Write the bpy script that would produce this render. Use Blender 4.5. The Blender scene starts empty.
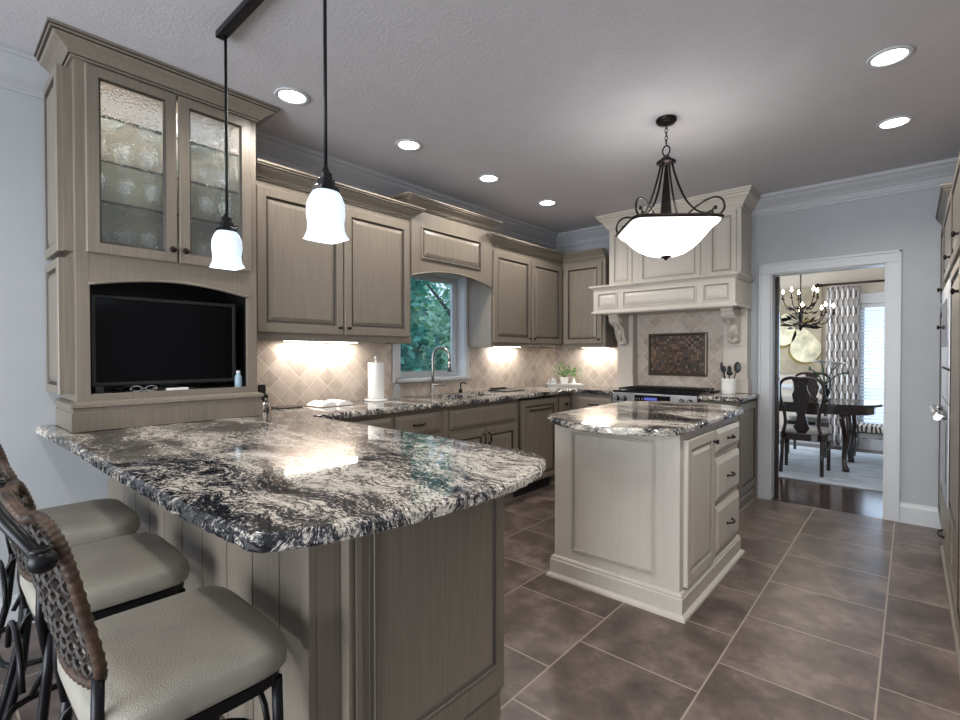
import bpy, bmesh, math, random
from mathutils import Vector, Matrix
random.seed(7)
PI = math.pi
SC = bpy.context.scene
COL = SC.collection
# ------------------------------------------------------------------ camera
H = 1.312
yaw, pitch, roll = -7.10047599e-01, 1.17890501e-02, -4.1e-04
fw = Vector((math.sin(yaw)*math.cos(pitch), math.cos(yaw)*math.cos(pitch), -math.sin(pitch)))
rt = Vector((math.cos(yaw), -math.sin(yaw), 0)); up = rt.cross(fw)
rt2 = rt*math.cos(roll)+up*math.sin(roll); up2 = up*math.cos(roll)-rt*math.sin(roll)
cam = bpy.data.cameras.new('camera'); camo = bpy.data.objects.new('camera', cam); COL.objects.link(camo)
M = Matrix((rt2, up2, -fw)).transposed().to_4x4(); M.translation = Vector((0, 0, H)); camo.matrix_world = M
cam.sensor_width = 36; cam.lens = 489.34*36/960
cam.shift_x = -(490.7-480)/960; cam.shift_y = (360.6-360)/960; cam.clip_start = .02
SC.camera = camo
# ------------------------------------------------------------------ world, lights, exposure
SC.view_settings.view_transform = 'Standard'; SC.view_settings.look = 'None'
SC.view_settings.gamma = 1; SC.view_settings.use_curve_mapping = False
SC.view_settings.exposure = 0.15
W = bpy.data.worlds.new('world'); SC.world = W; W.use_nodes = True
WN = W.node_tree.nodes; WL = W.node_tree.links
bgn = WN['Background']; bgn.inputs[1].default_value = 1.7
sky_t = WN.new('ShaderNodeTexCoord'); sky_n = WN.new('ShaderNodeTexNoise'); sky_n.inputs['Scale'].default_value = 2.0
sky_r = WN.new('ShaderNodeValToRGB'); sky_r.color_ramp.elements[0].color = (.50, .62, .80, 1); sky_r.color_ramp.elements[1].color = (.80, .86, .92, 1)
WL.new(sky_t.outputs['Generated'], sky_n.inputs['Vector']); WL.new(sky_n.outputs['Fac'], sky_r.inputs['Fac']); WL.new(sky_r.outputs['Color'], bgn.inputs[0])
def light(name, kind, loc, power, color=(1, 1, 1), size=.1, size_y=None, rot=(0, 0, 0), spread=None, parent=None):
    l = bpy.data.lights.new(name, kind); l.energy = power; l.color = color
    if kind == 'AREA':
        l.size = size
        if size_y: l.shape = 'RECTANGLE'; l.size_y = size_y
        else: l.shape = 'DISK'
        if spread: l.spread = spread
    elif kind == 'POINT': l.shadow_soft_size = size
    elif kind == 'SPOT': l.shadow_soft_size = size; l.spot_size = spread or 2.4; l.spot_blend = .6
    o = bpy.data.objects.new(name, l); COL.objects.link(o); o.rotation_euler = rot
    if parent is not None: o.parent = parent; o.location = Vector(loc)-Vector(parent.location)
    else: o.location = loc
    return o
P_REC, P_UNDER, P_PEND, P_CHAND = 30, 4.4, 1.0, 6
DAY = (.78, .88, 1)
light('fill_behind_camera', 'AREA', (-1.2, -3.45, 1.2), 240, (.88, .94, 1), 3.2, 2.1, (math.radians(90), 0, 0))  # added soft fill lamp behind the camera, no known source there
light('dining_side_fill', 'AREA', (-2.95, 7.3, 1.4), 95, DAY, 1.7, 1.9, (0, math.radians(-90), 0))  # added fill lamp at an unseen side opening, brightens dining room and rug
light('daylight_dining_blind', 'AREA', (-.1, 9.3, 1.2), 16, DAY, 1.4, 1.8, (math.radians(-90), 0, 0))

# ------------------------------------------------------------------ materials
MATS = {}
def mat(name, col, rough=.5, metal=0, spec=.5, var=.0, scale=8, stretch=(1, 1, 1), bump=0, bscale=None, emit=None, estr=0, trans=0, alpha=1, ior=1.45, coat=0, sheen=0):
    m = bpy.data.materials.new(name); m.use_nodes = True; n = m.node_tree.nodes; L = m.node_tree.links
    b = n['Principled BSDF']; b.inputs['Base Color'].default_value = (*col, 1); b.inputs['Roughness'].default_value = rough
    b.inputs['Metallic'].default_value = metal; b.inputs['Specular IOR Level'].default_value = spec; b.inputs['IOR'].default_value = ior
    b.inputs['Transmission Weight'].default_value = trans; b.inputs['Alpha'].default_value = alpha; b.inputs['Coat Weight'].default_value = coat
    b.inputs['Sheen Weight'].default_value = sheen
    if emit: b.inputs['Emission Color'].default_value = (*emit, 1); b.inputs['Emission Strength'].default_value = estr
    tc = n.new('ShaderNodeNewGeometry'); mp = n.new('ShaderNodeMapping'); mp.inputs['Scale'].default_value = stretch
    L.new(tc.outputs['Position'], mp.inputs['Vector'])
    nz = n.new('ShaderNodeTexNoise'); nz.inputs['Scale'].default_value = scale; nz.inputs['Detail'].default_value = 5
    L.new(mp.outputs['Vector'], nz.inputs['Vector'])
    r = n.new('ShaderNodeValToRGB'); v = max(var, .02)
    r.color_ramp.elements[0].position = .3; r.color_ramp.elements[1].position = .7
    r.color_ramp.elements[0].color = (*[c*(1-v) for c in col], 1); r.color_ramp.elements[1].color = (*[min(1, c*(1+v)) for c in col], 1)
    L.new(nz.outputs['Fac'], r.inputs['Fac']); L.new(r.outputs['Color'], b.inputs['Base Color'])
    if bump:
        n2 = nz
        if bscale:
            n2 = n.new('ShaderNodeTexNoise'); n2.inputs['Scale'].default_value = bscale; n2.inputs['Detail'].default_value = 3; L.new(tc.outputs['Position'], n2.inputs['Vector'])
        bp = n.new('ShaderNodeBump'); bp.inputs['Strength'].default_value = bump; bp.inputs['Distance'].default_value = .01
        L.new(n2.outputs['Fac'], bp.inputs['Height']); L.new(bp.outputs['Normal'], b.inputs['Normal'])
    m.diffuse_color = (*col, 1)
    return m
def srgb(r, g, b):
    f = lambda c: (c/255/12.92) if c/255 <= .04045 else ((c/255+.055)/1.055)**2.4
    return (f(r), f(g), f(b))
TAUPE = mat('taupe glazed wood', srgb(124, 115, 103), .38, var=.10, scale=7, stretch=(12, 12, .5))
TAUPE_D = mat('taupe glaze in grooves', srgb(58, 51, 44), .5, var=.1)
CREAM = mat('pale grey glazed wood', srgb(200, 192, 181), .4, var=.03, scale=5, stretch=(6, 6, .6))
CREAM_D = mat('grey glaze in grooves', srgb(166, 159, 148), .5)
WALL = mat('blue grey wall paint', srgb(170, 173, 176), .85, var=.02, bump=.08, bscale=160)
CEIL = mat('ceiling paint', srgb(190, 187, 190), .9, var=.02, bump=.22, bscale=75)
TRIMW = mat('white trim paint', srgb(192, 194, 196), .35, var=.02)
CROWNW = mat('grey white crown paint', srgb(170, 171, 175), .4, var=.02)
BLACK = mat('black iron', (.012, .012, .014), .35, .6, var=.1)
BRONZE = mat('oil rubbed bronze', (.022, .017, .015), .35, .8, var=.1)
STEEL = mat('brushed stainless steel', (.48, .48, .49), .36, 1, var=.05, scale=30, stretch=(1, 1, 12))
NICKEL = mat('brushed nickel', (.36, .34, .32), .3, 1)
BLKGLASS = mat('black glass', (.008, .008, .012), .06, var=.05, spec=.6)
EDGEG = mat('dark green glass edge', (.02, .035, .03), .15)
TVGLASS = mat('television screen glass', (.002, .002, .003), .1, spec=.16)
BLKPLAST = mat('black plastic', (.015, .015, .016), .35)
WHITE = mat('white glazed ceramic', (.8, .8, .78), .2, coat=.4)
PAPER = mat('white paper', (.82, .82, .8), .9)
DARKWOOD = mat('dark mahogany', (.022, .012, .009), .18, var=.3, scale=10, stretch=(4, 4, 1), coat=.4)
WICKER = mat('brown wicker', (.046, .025, .015), .5, var=.6, scale=45, bump=.3)
WICKER_D = mat('dark woven cane', (.020, .013, .009), .6, var=.6, scale=50)
LEATHER = mat('taupe grained leatherette', srgb(150, 145, 134), .5, var=.14, scale=7, bump=.4, bscale=330)
GLASS = mat('clear glass', (.95, .97, .98), .02, trans=1, ior=1.45)
GREENLEAF = mat('house plant leaf', (.10, .26, .045), .45, var=.4, scale=50)
SILVERBAG = mat('dark basin', srgb(60, 80, 105), .25, .3)
BROWNB = mat('brown wood board', srgb(110, 82, 60), .5, var=.2, stretch=(1, 1, 6))
CANVAS = mat('tan painted canvas', srgb(156, 144, 122), .8, var=.25, scale=5)
PEAR = mat('cream pear paint', srgb(206, 198, 168), .7, var=.4, scale=7)
PEARSH = mat('olive brush strokes', srgb(120, 104, 50), .7, var=.35, scale=12)
RUG = mat('pale blue grey rug', srgb(196, 202, 208), .95, var=.22, scale=3.5, stretch=(1, 2.5, 1), bump=.5, bscale=180)
BULBM = mat('lit candle bulb', (1, .9, .8), .3, emit=(1, .88, .72), estr=40)
LENS = mat('lit downlight lens', (1, 1, 1), .4, emit=(1, .97, .93), estr=9)
STRIP = mat('lit light strip', (1, 1, 1), .4, emit=(1, .95, .88), estr=9)
BARK = mat('tree bark', srgb(84, 84, 84), .9, var=.4, scale=12, stretch=(1, 1, .2), bump=.8)
LEAF1 = mat('tree leaves mid green', (.16, .46, .26), .6, var=.6, scale=2.5)
LEAF2 = mat('tree leaves blue green', (.12, .40, .32), .6, var=.6, scale=2.5)
LEAF3 = mat('tree leaves light green', (.42, .70, .50), .6, var=.5, scale=2.5)
GRASS = mat('lawn', srgb(70, 110, 70), .95, var=.4, scale=4)

def glass_tex():
    m = bpy.data.materials.new('seeded textured glass'); m.use_nodes = True; n = m.node_tree.nodes; L = m.node_tree.links
    b = n['Principled BSDF']; b.inputs['Base Color'].default_value = (.9, .92, .93, 1); b.inputs['Roughness'].default_value = .04
    b.inputs['Transmission Weight'].default_value = .97; b.inputs['IOR'].default_value = 1.3
    g = n.new('ShaderNodeNewGeometry'); z = n.new('ShaderNodeTexVoronoi'); z.feature = 'SMOOTH_F1'; z.inputs['Scale'].default_value = 110
    L.new(g.outputs['Position'], z.inputs['Vector']); bp = n.new('ShaderNodeBump'); bp.inputs['Strength'].default_value = .9; bp.inputs['Distance'].default_value = .0052
    L.new(z.outputs['Distance'], bp.inputs['Height']); L.new(bp.outputs['Normal'], b.inputs['Normal']); return m
SEEDED = glass_tex()

def thin_glass(name, tint=(.9, .95, 1), refl=.12):
    m = bpy.data.materials.new(name); m.use_nodes = True; n = m.node_tree.nodes; L = m.node_tree.links
    n.remove(n['Principled BSDF']); o = n['Material Output']
    t = n.new('ShaderNodeBsdfTransparent'); t.inputs[0].default_value = (*tint, 1); g = n.new('ShaderNodeBsdfGlossy'); g.inputs['Roughness'].default_value = .02
    lw = n.new('ShaderNodeLayerWeight'); pw = n.new('ShaderNodeMath'); pw.operation = 'POWER'; pw.inputs[1].default_value = 4; L.new(lw.outputs['Facing'], pw.inputs[0])
    f = n.new('ShaderNodeMath'); f.operation = 'MULTIPLY_ADD'; f.inputs[1].default_value = .55; f.inputs[2].default_value = .04; L.new(pw.outputs[0], f.inputs[0]); mx = n.new('ShaderNodeMixShader')
    if refl > .2:
        df = n.new('ShaderNodeBsdfDiffuse'); df.inputs[0].default_value = (.95, .97, 1, 1); m2 = n.new('ShaderNodeMixShader'); m2.inputs[0].default_value = .22; L.new(t.outputs[0], m2.inputs[1]); L.new(df.outputs[0], m2.inputs[2]); t = m2
    L.new(f.outputs[0], mx.inputs[0]); L.new(t.outputs[0], mx.inputs[1]); L.new(g.outputs[0], mx.inputs[2]); L.new(mx.outputs[0], o.inputs[0]); return m
PANE = thin_glass('window pane glass'); GOBLET = thin_glass('stemware glass', (.93, .94, .95), .25); SHELFG = thin_glass('glass shelf', (.93, .97, .96))

def shade_mat(name, col, estr, tr=.5):
    m = bpy.data.materials.new(name); m.use_nodes = True; n = m.node_tree.nodes; L = m.node_tree.links
    b = n['Principled BSDF']; b.inputs['Base Color'].default_value = (.85, .9, .95, 1); b.inputs['Roughness'].default_value = .35
    b.inputs['Emission Color'].default_value = (*col, 1); b.inputs['Emission Strength'].default_value = estr
    t = n.new('ShaderNodeBsdfTranslucent'); t.inputs[0].default_value = (*col, 1); mx = n.new('ShaderNodeMixShader'); mx.inputs[0].default_value = tr
    g = n.new('ShaderNodeNewGeometry'); z = n.new('ShaderNodeTexNoise'); z.inputs['Scale'].default_value = 30; L.new(g.outputs['Position'], z.inputs['Vector'])
    r = n.new('ShaderNodeValToRGB'); r.color_ramp.elements[0].color = (.8, .86, .92, 1); r.color_ramp.elements[1].color = (.95, .97, 1, 1)
    L.new(z.outputs['Fac'], r.inputs['Fac']); L.new(r.outputs['Color'], b.inputs['Base Color'])
    o = n['Material Output']; L.new(b.outputs[0], mx.inputs[1]); L.new(t.outputs[0], mx.inputs[2]); L.new(mx.outputs[0], o.inputs[0]); return m
SHADE = shade_mat('frosted pendant glass', (.60, .80, 1), .34, .03)
BOWL = shade_mat('alabaster bowl glass', (1, .985, .96), 2.2)

def granite():
    m = bpy.data.materials.new('black and cream swirled granite'); m.use_nodes = True; n = m.node_tree.nodes; L = m.node_tree.links
    b = n['Principled BSDF']; b.inputs['Roughness'].default_value = .045; b.inputs['Specular IOR Level'].default_value = .6
    g = n.new('ShaderNodeNewGeometry')
    # warp
    w = n.new('ShaderNodeTexNoise'); w.inputs['Scale'].default_value = 1.5; w.inputs['Detail'].default_value = 3; w.inputs['Roughness'].default_value = .55
    L.new(g.outputs['Position'], w.inputs['Vector'])
    sc = n.new('ShaderNodeVectorMath'); sc.operation = 'SCALE'; sc.inputs['Scale'].default_value = .62
    sb = n.new('ShaderNodeVectorMath'); sb.operation = 'SUBTRACT'; sb.inputs[1].default_value = (.5, .5, .5)
    L.new(w.outputs['Color'], sb.inputs[0]); L.new(sb.outputs[0], sc.inputs[0])
    ad = n.new('ShaderNodeVectorMath'); L.new(g.outputs['Position'], ad.inputs[0]); L.new(sc.outputs[0], ad.inputs[1])
    mp = n.new('ShaderNodeMapping'); mp.inputs['Rotation'].default_value = (0, 0, math.radians(-24)); mp.inputs['Scale'].default_value = (1.5, 6.5, 4)
    L.new(ad.outputs[0], mp.inputs['Vector'])
    def noise(scale, detail, rough=.6, src=mp):
        z = n.new('ShaderNodeTexNoise'); z.inputs['Scale'].default_value = scale; z.inputs['Detail'].default_value = detail; z.inputs['Roughness'].default_value = rough
        L.new(src.outputs[0], z.inputs['Vector']); return z
    big = noise(.9, 4, .6); mid = noise(8, 9, .78)
    mp2 = n.new('ShaderNodeMapping'); mp2.inputs['Rotation'].default_value = (0, 0, math.radians(-24)); mp2.inputs['Scale'].default_value = (1, 1.9, 1.5); L.new(ad.outputs[0], mp2.inputs['Vector'])
    fine = noise(55, 6, .75, mp2); spk = noise(170, 3, .6, mp2)
    def math_(op, a, bb):
        k = n.new('ShaderNodeMath'); k.operation = op
        for i, v in enumerate((a, bb)):
            if hasattr(v, 'outputs'): L.new(v.outputs[0], k.inputs[i])
            else: k.inputs[i].default_value = v
        return k
    s = math_('ADD', math_('MULTIPLY', big, .98), math_('MULTIPLY', mid, .85))
    s = math_('ADD', s, math_('MULTIPLY', fine, 1.05)); s = math_('ADD', s, math_('MULTIPLY', spk, .5)); s = math_('SUBTRACT', s, 1.205)
    r = n.new('ShaderNodeValToRGB'); cr = r.color_ramp
    cr.elements[0].position = .36; cr.elements[0].color = (*srgb(26, 28, 32), 1)
    cr.elements[1].position = .68; cr.elements[1].color = (*srgb(216, 210, 198), 1)
    for p, c in ((.44, (52, 55, 62)), (.48, (108, 106, 106)), (.53, (168, 160, 150)), (.58, (196, 188, 176))):
        e = cr.elements.new(p); e.color = (*srgb(*c), 1)
    L.new(s.outputs[0], r.inputs['Fac']); L.new(r.outputs['Color'], b.inputs['Base Color']); return m
GRANITE = granite()

def floor_tile():
    m = bpy.data.materials.new('brown slate look floor tile'); m.use_nodes = True; n = m.node_tree.nodes; L = m.node_tree.links
    b = n['Principled BSDF']
    g = n.new('ShaderNodeNewGeometry'); sx = n.new('ShaderNodeSeparateXYZ'); L.new(g.outputs['Position'], sx.inputs[0])
    cx = n.new('ShaderNodeCombineXYZ')
    a1 = n.new('ShaderNodeMath'); a1.inputs[1].default_value = -2.205+.497*20; L.new(sx.outputs['Y'], a1.inputs[0])
    a2 = n.new('ShaderNodeMath'); a2.inputs[1].default_value = .09+.5275*20; L.new(sx.outputs['X'], a2.inputs[0])
    L.new(a1.outputs[0], cx.inputs['X']); L.new(a2.outputs[0], cx.inputs['Y'])
    br = n.new('ShaderNodeTexBrick'); br.offset = .5; br.squash = 1
    for k, v in (('Scale', 1), ('Mortar Size', .0038), ('Mortar Smooth', .1), ('Bias', 0), ('Brick Width', .497), ('Row Height', .5275)): br.inputs[k].default_value = v
    br.inputs['Color1'].default_value = (0, 0, 0, 1); br.inputs['Color2'].default_value = (1, 1, 1, 1)
    L.new(cx.outputs[0], br.inputs['Vector'])
    z = n.new('ShaderNodeTexNoise'); z.inputs['Scale'].default_value = 4.5; z.inputs['Detail'].default_value = 8; z.inputs['Roughness'].default_value = .65
    z.noise_dimensions = '4D'; L.new(g.outputs['Position'], z.inputs['Vector'])
    mw = n.new('ShaderNodeMath'); mw.operation = 'MULTIPLY'; mw.inputs[1].default_value = 6; L.new(br.outputs['Color'], mw.inputs[0]); L.new(mw.outputs[0], z.inputs['W'])
    r = n.new('ShaderNodeValToRGB'); cr = r.color_ramp
    cr.elements[0].position = .34; cr.elements[0].color = (*srgb(72, 61, 57), 1); cr.elements[1].position = .68; cr.elements[1].color = (*srgb(140, 124, 116), 1)
    e = cr.elements.new(.5); e.color = (*srgb(100, 87, 81), 1)
    L.new(z.outputs['Fac'], r.inputs['Fac'])
    hs = n.new('ShaderNodeHueSaturation'); L.new(r.outputs['Color'], hs.inputs['Color'])
    mv = n.new('ShaderNodeMapRange'); mv.inputs['To Min'].default_value = .88; mv.inputs['To Max'].default_value = 1.1; L.new(br.outputs['Color'], mv.inputs['Value']); L.new(mv.outputs[0], hs.inputs['Value'])
    mx = n.new('ShaderNodeMix'); mx.data_type = 'RGBA'; L.new(br.outputs['Fac'], mx.inputs[0]); L.new(hs.outputs[0], mx.inputs[6]); mx.inputs[7].default_value = (*srgb(158, 146, 132), 1)
    L.new(mx.outputs[2], b.inputs['Base Color'])
    rr = n.new('ShaderNodeMapRange'); rr.inputs['To Min'].default_value = .24; rr.inputs['To Max'].default_value = .44; L.new(z.outputs['Fac'], rr.inputs['Value']); L.new(rr.outputs[0], b.inputs['Roughness'])
    bp = n.new('ShaderNodeBump'); bp.inputs['Strength'].default_value = .35; bp.inputs['Distance'].default_value = .004; bp.invert = True
    ma = n.new('ShaderNodeMath'); ma.operation = 'MULTIPLY_ADD'; ma.inputs[1].default_value = 1.0; L.new(br.outputs['Fac'], ma.inputs[0])
    z2 = n.new('ShaderNodeMath'); z2.operation = 'MULTIPLY'; z2.inputs[1].default_value = .5; L.new(z.outputs['Fac'], z2.inputs[0]); L.new(z2.outputs[0], ma.inputs[2])
    L.new(ma.outputs[0], bp.inputs['Height']); L.new(bp.outputs['Normal'], b.inputs['Normal']); return m
TILE = floor_tile()

def diamond_tile(axis, name, size=.102):
    m = bpy.data.materials.new(name); m.use_nodes = True; n = m.node_tree.nodes; L = m.node_tree.links
    b = n['Principled BSDF']; b.inputs['Roughness'].default_value = .5
    g = n.new('ShaderNodeNewGeometry'); sx = n.new('ShaderNodeSeparateXYZ'); L.new(g.outputs['Position'], sx.inputs[0])
    cx = n.new('ShaderNodeCombineXYZ'); L.new(sx.outputs[axis], cx.inputs['X']); L.new(sx.outputs['Z'], cx.inputs['Y'])
    mp = n.new('ShaderNodeMapping'); mp.inputs['Rotation'].default_value = (0, 0, PI/4); mp.inputs['Location'].default_value = (20.4, 20.4, 0); L.new(cx.outputs[0], mp.inputs['Vector'])
    br = n.new('ShaderNodeTexBrick'); br.offset = 0
    for k, v in (('Scale', 1), ('Mortar Size', .0032), ('Mortar Smooth', .3), ('Bias', 0), ('Brick Width', size), ('Row Height', size)): br.inputs[k].default_value = v
    br.inputs['Color1'].default_value = (0, 0, 0, 1); br.inputs['Color2'].default_value = (1, 1, 1, 1); L.new(mp.outputs[0], br.inputs['Vector'])
    z = n.new('ShaderNodeTexNoise'); z.inputs['Scale'].default_value = 16; z.inputs['Detail'].default_value = 6; L.new(g.outputs['Position'], z.inputs['Vector'])
    ad = n.new('ShaderNodeMath'); ad.operation = 'MULTIPLY_ADD'; ad.inputs[1].default_value = .28; L.new(br.outputs['Color'], ad.inputs[0])
    m2 = n.new('ShaderNodeMath'); m2.operation = 'MULTIPLY'; m2.inputs[1].default_value = .6; L.new(z.outputs['Fac'], m2.inputs[0]); L.new(m2.outputs[0], ad.inputs[2])
    r = n.new('ShaderNodeValToRGB'); cr = r.color_ramp; cr.elements[0].position = .15; cr.elements[0].color = (*srgb(160, 144, 132), 1)
    cr.elements[1].position = .85; cr.elements[1].color = (*srgb(208, 197, 185), 1); e = cr.elements.new(.5); e.color = (*srgb(190, 176, 163), 1)
    L.new(ad.outputs[0], r.inputs['Fac'])
    mx = n.new('ShaderNodeMix'); mx.data_type = 'RGBA'; L.new(br.outputs['Fac'], mx.inputs[0]); L.new(r.outputs[0], mx.inputs[6]); mx.inputs[7].default_value = (*srgb(206, 195, 183), 1)
    L.new(mx.outputs[2], b.inputs['Base Color'])
    bp = n.new('ShaderNodeBump'); bp.inputs['Strength'].default_value = .5; bp.inputs['Distance'].default_value = .004; bp.invert = True
    L.new(br.outputs['Fac'], bp.inputs['Height']); L.new(bp.outputs['Normal'], b.inputs['Normal']); return m
TRAV_Y = diamond_tile('Y', 'travertine diamond tile side'); TRAV_X = diamond_tile('X', 'travertine diamond tile back')

def mosaic():
    m = bpy.data.materials.new('bronze glass mosaic'); m.use_nodes = True; n = m.node_tree.nodes; L = m.node_tree.links
    b = n['Principled BSDF']; b.inputs['Roughness'].default_value = .2; b.inputs['Metallic'].default_value = .3
    g = n.new('ShaderNodeNewGeometry'); sx = n.new('ShaderNodeSeparateXYZ'); L.new(g.outputs['Position'], sx.inputs[0])
    cx = n.new('ShaderNodeCombineXYZ'); L.new(sx.outputs['X'], cx.inputs['X']); L.new(sx.outputs['Z'], cx.inputs['Y'])
    mp = n.new('ShaderNodeMapping'); mp.inputs['Location'].default_value = (10, 10, 0); L.new(cx.outputs[0], mp.inputs['Vector'])
    br = n.new('ShaderNodeTexBrick'); br.offset = 0
    for k, v in (('Scale', 1), ('Mortar Size', .002), ('Brick Width', .027), ('Row Height', .027)): br.inputs[k].default_value = v
    br.inputs['Color1'].default_value = (0, 0, 0, 1); br.inputs['Color2'].default_value = (1, 1, 1, 1); L.new(mp.outputs[0], br.inputs['Vector'])
    r = n.new('ShaderNodeValToRGB'); cr = r.color_ramp; cr.elements[0].color = (*srgb(40, 34, 32), 1); cr.elements[1].color = (*srgb(128, 112, 98), 1)
    for p, c in ((.35, (92, 72, 58)), (.6, (70, 66, 66)), (.8, (128, 96, 76))): e = cr.elements.new(p); e.color = (*srgb(*c), 1)
    L.new(br.outputs['Color'], r.inputs['Fac']); mx = n.new('ShaderNodeMix'); mx.data_type = 'RGBA'; L.new(br.outputs['Fac'], mx.inputs[0]); L.new(r.outputs[0], mx.inputs[6]); mx.inputs[7].default_value = (.05, .045, .04, 1)
    L.new(mx.outputs[2], b.inputs['Base Color']); return m
MOSAIC = mosaic()

def plank_floor():
    m = bpy.data.materials.new('dark hardwood planks'); m.use_nodes = True; n = m.node_tree.nodes; L = m.node_tree.links
    b = n['Principled BSDF']; b.inputs['Roughness'].default_value = .16
    g = n.new('ShaderNodeNewGeometry'); br = n.new('ShaderNodeTexBrick'); br.offset = .4
    for k, v in (('Scale', 1), ('Mortar Size', .001), ('Brick Width', 1.1), ('Row Height', .09)): br.inputs[k].default_value = v
    br.inputs['Color1'].default_value = (*srgb(48, 34, 29), 1); br.inputs['Color2'].default_value = (*srgb(70, 50, 42), 1); br.inputs['Mortar'].default_value = (.01, .006, .005, 1)
    mp = n.new('ShaderNodeMapping'); mp.inputs['Location'].default_value = (10, 0, 0); L.new(g.outputs['Position'], mp.inputs['Vector']); L.new(mp.outputs[0], br.inputs['Vector']); L.new(br.outputs['Color'], b.inputs['Base Color']); return m
PLANK = plank_floor()

def trellis():
    m = bpy.data.materials.new('trellis print curtain fabric'); m.use_nodes = True; n = m.node_tree.nodes; L = m.node_tree.links
    b = n['Principled BSDF']; b.inputs['Roughness'].default_value = .9
    uv = n.new('ShaderNodeUVMap'); sx = n.new('ShaderNodeSeparateXYZ'); L.new(uv.outputs[0], sx.inputs[0])
    def mth(op, a, bb=None):
        k = n.new('ShaderNodeMath'); k.operation = op
        for i, v in enumerate((a, bb)):
            if v is None: continue
            if isinstance(v, (int, float)): k.inputs[i].default_value = v
            else: L.new(v, k.inputs[i])
        return k.outputs[0]
    cu = mth('COSINE', mth('MULTIPLY', sx.outputs['X'], 2*PI/.16)); cv = mth('COSINE', mth('MULTIPLY', sx.outputs['Y'], 2*PI/.24))
    s = mth('ABSOLUTE', mth('ADD', cu, cv)); s = mth('LESS_THAN', s, .42)
    mx = n.new('ShaderNodeMix'); mx.data_type = 'RGBA'; L.new(s, mx.inputs[0]); mx.inputs[6].default_value = (*srgb(222, 220, 218), 1); mx.inputs[7].default_value = (*srgb(120, 108, 100), 1)
    L.new(mx.outputs[2], b.inputs['Base Color']); return m
TRELLIS = trellis()

def zebra():
    m = bpy.data.materials.new('zebra striped upholstery'); m.use_nodes = True; n = m.node_tree.nodes; L = m.node_tree.links
    b = n['Principled BSDF']; b.inputs['Roughness'].default_value = .8
    g = n.new('ShaderNodeNewGeometry'); w = n.new('ShaderNodeTexWave'); w.inputs['Scale'].default_value = 7; w.inputs['Distortion'].default_value = 5; w.inputs['Detail Scale'].default_value = 1.5
    L.new(g.outputs['Position'], w.inputs['Vector']); r = n.new('ShaderNodeValToRGB'); r.color_ramp.interpolation = 'CONSTANT'
    r.color_ramp.elements[0].color = (*srgb(40, 34, 32), 1); r.color_ramp.elements[1].position = .42; r.color_ramp.elements[1].color = (*srgb(220, 212, 200), 1)
    L.new(w.outputs['Fac'], r.inputs['Fac']); L.new(r.outputs[0], b.inputs['Base Color']); return m
ZEBRA = zebra()

# ------------------------------------------------------------------ mesh helpers
def box(bm, x0, x1, y0, y1, z0, z1, b=0, mi=0):
    vs = [bm.verts.new(p) for p in ((x0, y0, z0), (x1, y0, z0), (x1, y1, z0), (x0, y1, z0), (x0, y0, z1), (x1, y0, z1), (x1, y1, z1), (x0, y1, z1))]
    fs = [bm.faces.new([vs[i] for i in f]) for f in ((0, 3, 2, 1), (4, 5, 6, 7), (0, 1, 5, 4), (1, 2, 6, 5), (2, 3, 7, 6), (3, 0, 4, 7))]
    for f in fs: f.material_index = mi
    if b:
        ed = {e for f in fs for e in f.edges}
        bmesh.ops.bevel(bm, geom=list(ed), offset=b, segments=2, affect='EDGES', profile=.6)
    return vs
def BX(*a, **k): bm = bmesh.new(); box(bm, *a, **k); return bm
def rings(bm, O, U, V, N, w, h, prof, t0=0):
    """nested rectangles: prof = [(inset, depth, mat)], closed front, sides and back."""
    O, U, V, N = map(Vector, (O, U, V, N)); prev = None; first = None
    for ins, d, mi in prof:
        ix, iy = (ins, ins) if not isinstance(ins, tuple) else ins
        ps = [O+U*ix+V*iy+N*d, O+U*(w-ix)+V*iy+N*d, O+U*(w-ix)+V*(h-iy)+N*d, O+U*ix+V*(h-iy)+N*d]
        vs = [bm.verts.new(p) for p in ps]
        if prev:
            for i in range(4): f = bm.faces.new([prev[i], prev[(i+1) % 4], vs[(i+1) % 4], vs[i]]); f.material_index = mi
        else: first = vs
        prev = vs
    return first, prev
def door_bm(O, U, V, N, w, h, t=.02, sw=.055, raised=True):
    bm = bmesh.new()
    pr = [(0, 0, 0), (0, t-.004, 0), (.004, t, 0), (sw-.004, t, 0), (sw, t-.003, 1), (sw+.004, t-.009, 1)]
    if raised: pr += [(sw+.012, t-.010, 1), (sw+.036, t-.002, 0), (sw+.040, t-.002, 0)]
    else: pr += [(sw+.010, t-.010, 0)]
    a, z = rings(bm, O, U, V, N, w, h, pr); bm.faces.new(z); bm.faces.new(a[::-1]); bm.normal_update(); bmesh.ops.recalc_face_normals(bm, faces=bm.faces[:]); return bm
def drawer_bm(O, U, V, N, w, h, t=.02):
    bm = bmesh.new(); e = min(.03, h*.22)
    pr = [(0, 0, 0), (0, t-.012, 0), (.003, t-.010, 1), (e, t, 0), (e+.003, t, 0)]
    a, z = rings(bm, O, U, V, N, w, h, pr); bm.faces.new(z); bm.faces.new(a[::-1]); bmesh.ops.recalc_face_normals(bm, faces=bm.faces[:]); return bm
def ringframe_bm(O, U, V, N, w, h, prof):
    """picture-frame ring with an open centre; prof from outer to inner"""
    bm = bmesh.new(); a, z = rings(bm, O, U, V, N, w, h, prof)
    for i in range(4): f = bm.faces.new([z[i], z[(i+1) % 4], a[(i+1) % 4], a[i]])
    bmesh.ops.recalc_face_normals(bm, faces=bm.faces[:]); return bm
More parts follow.
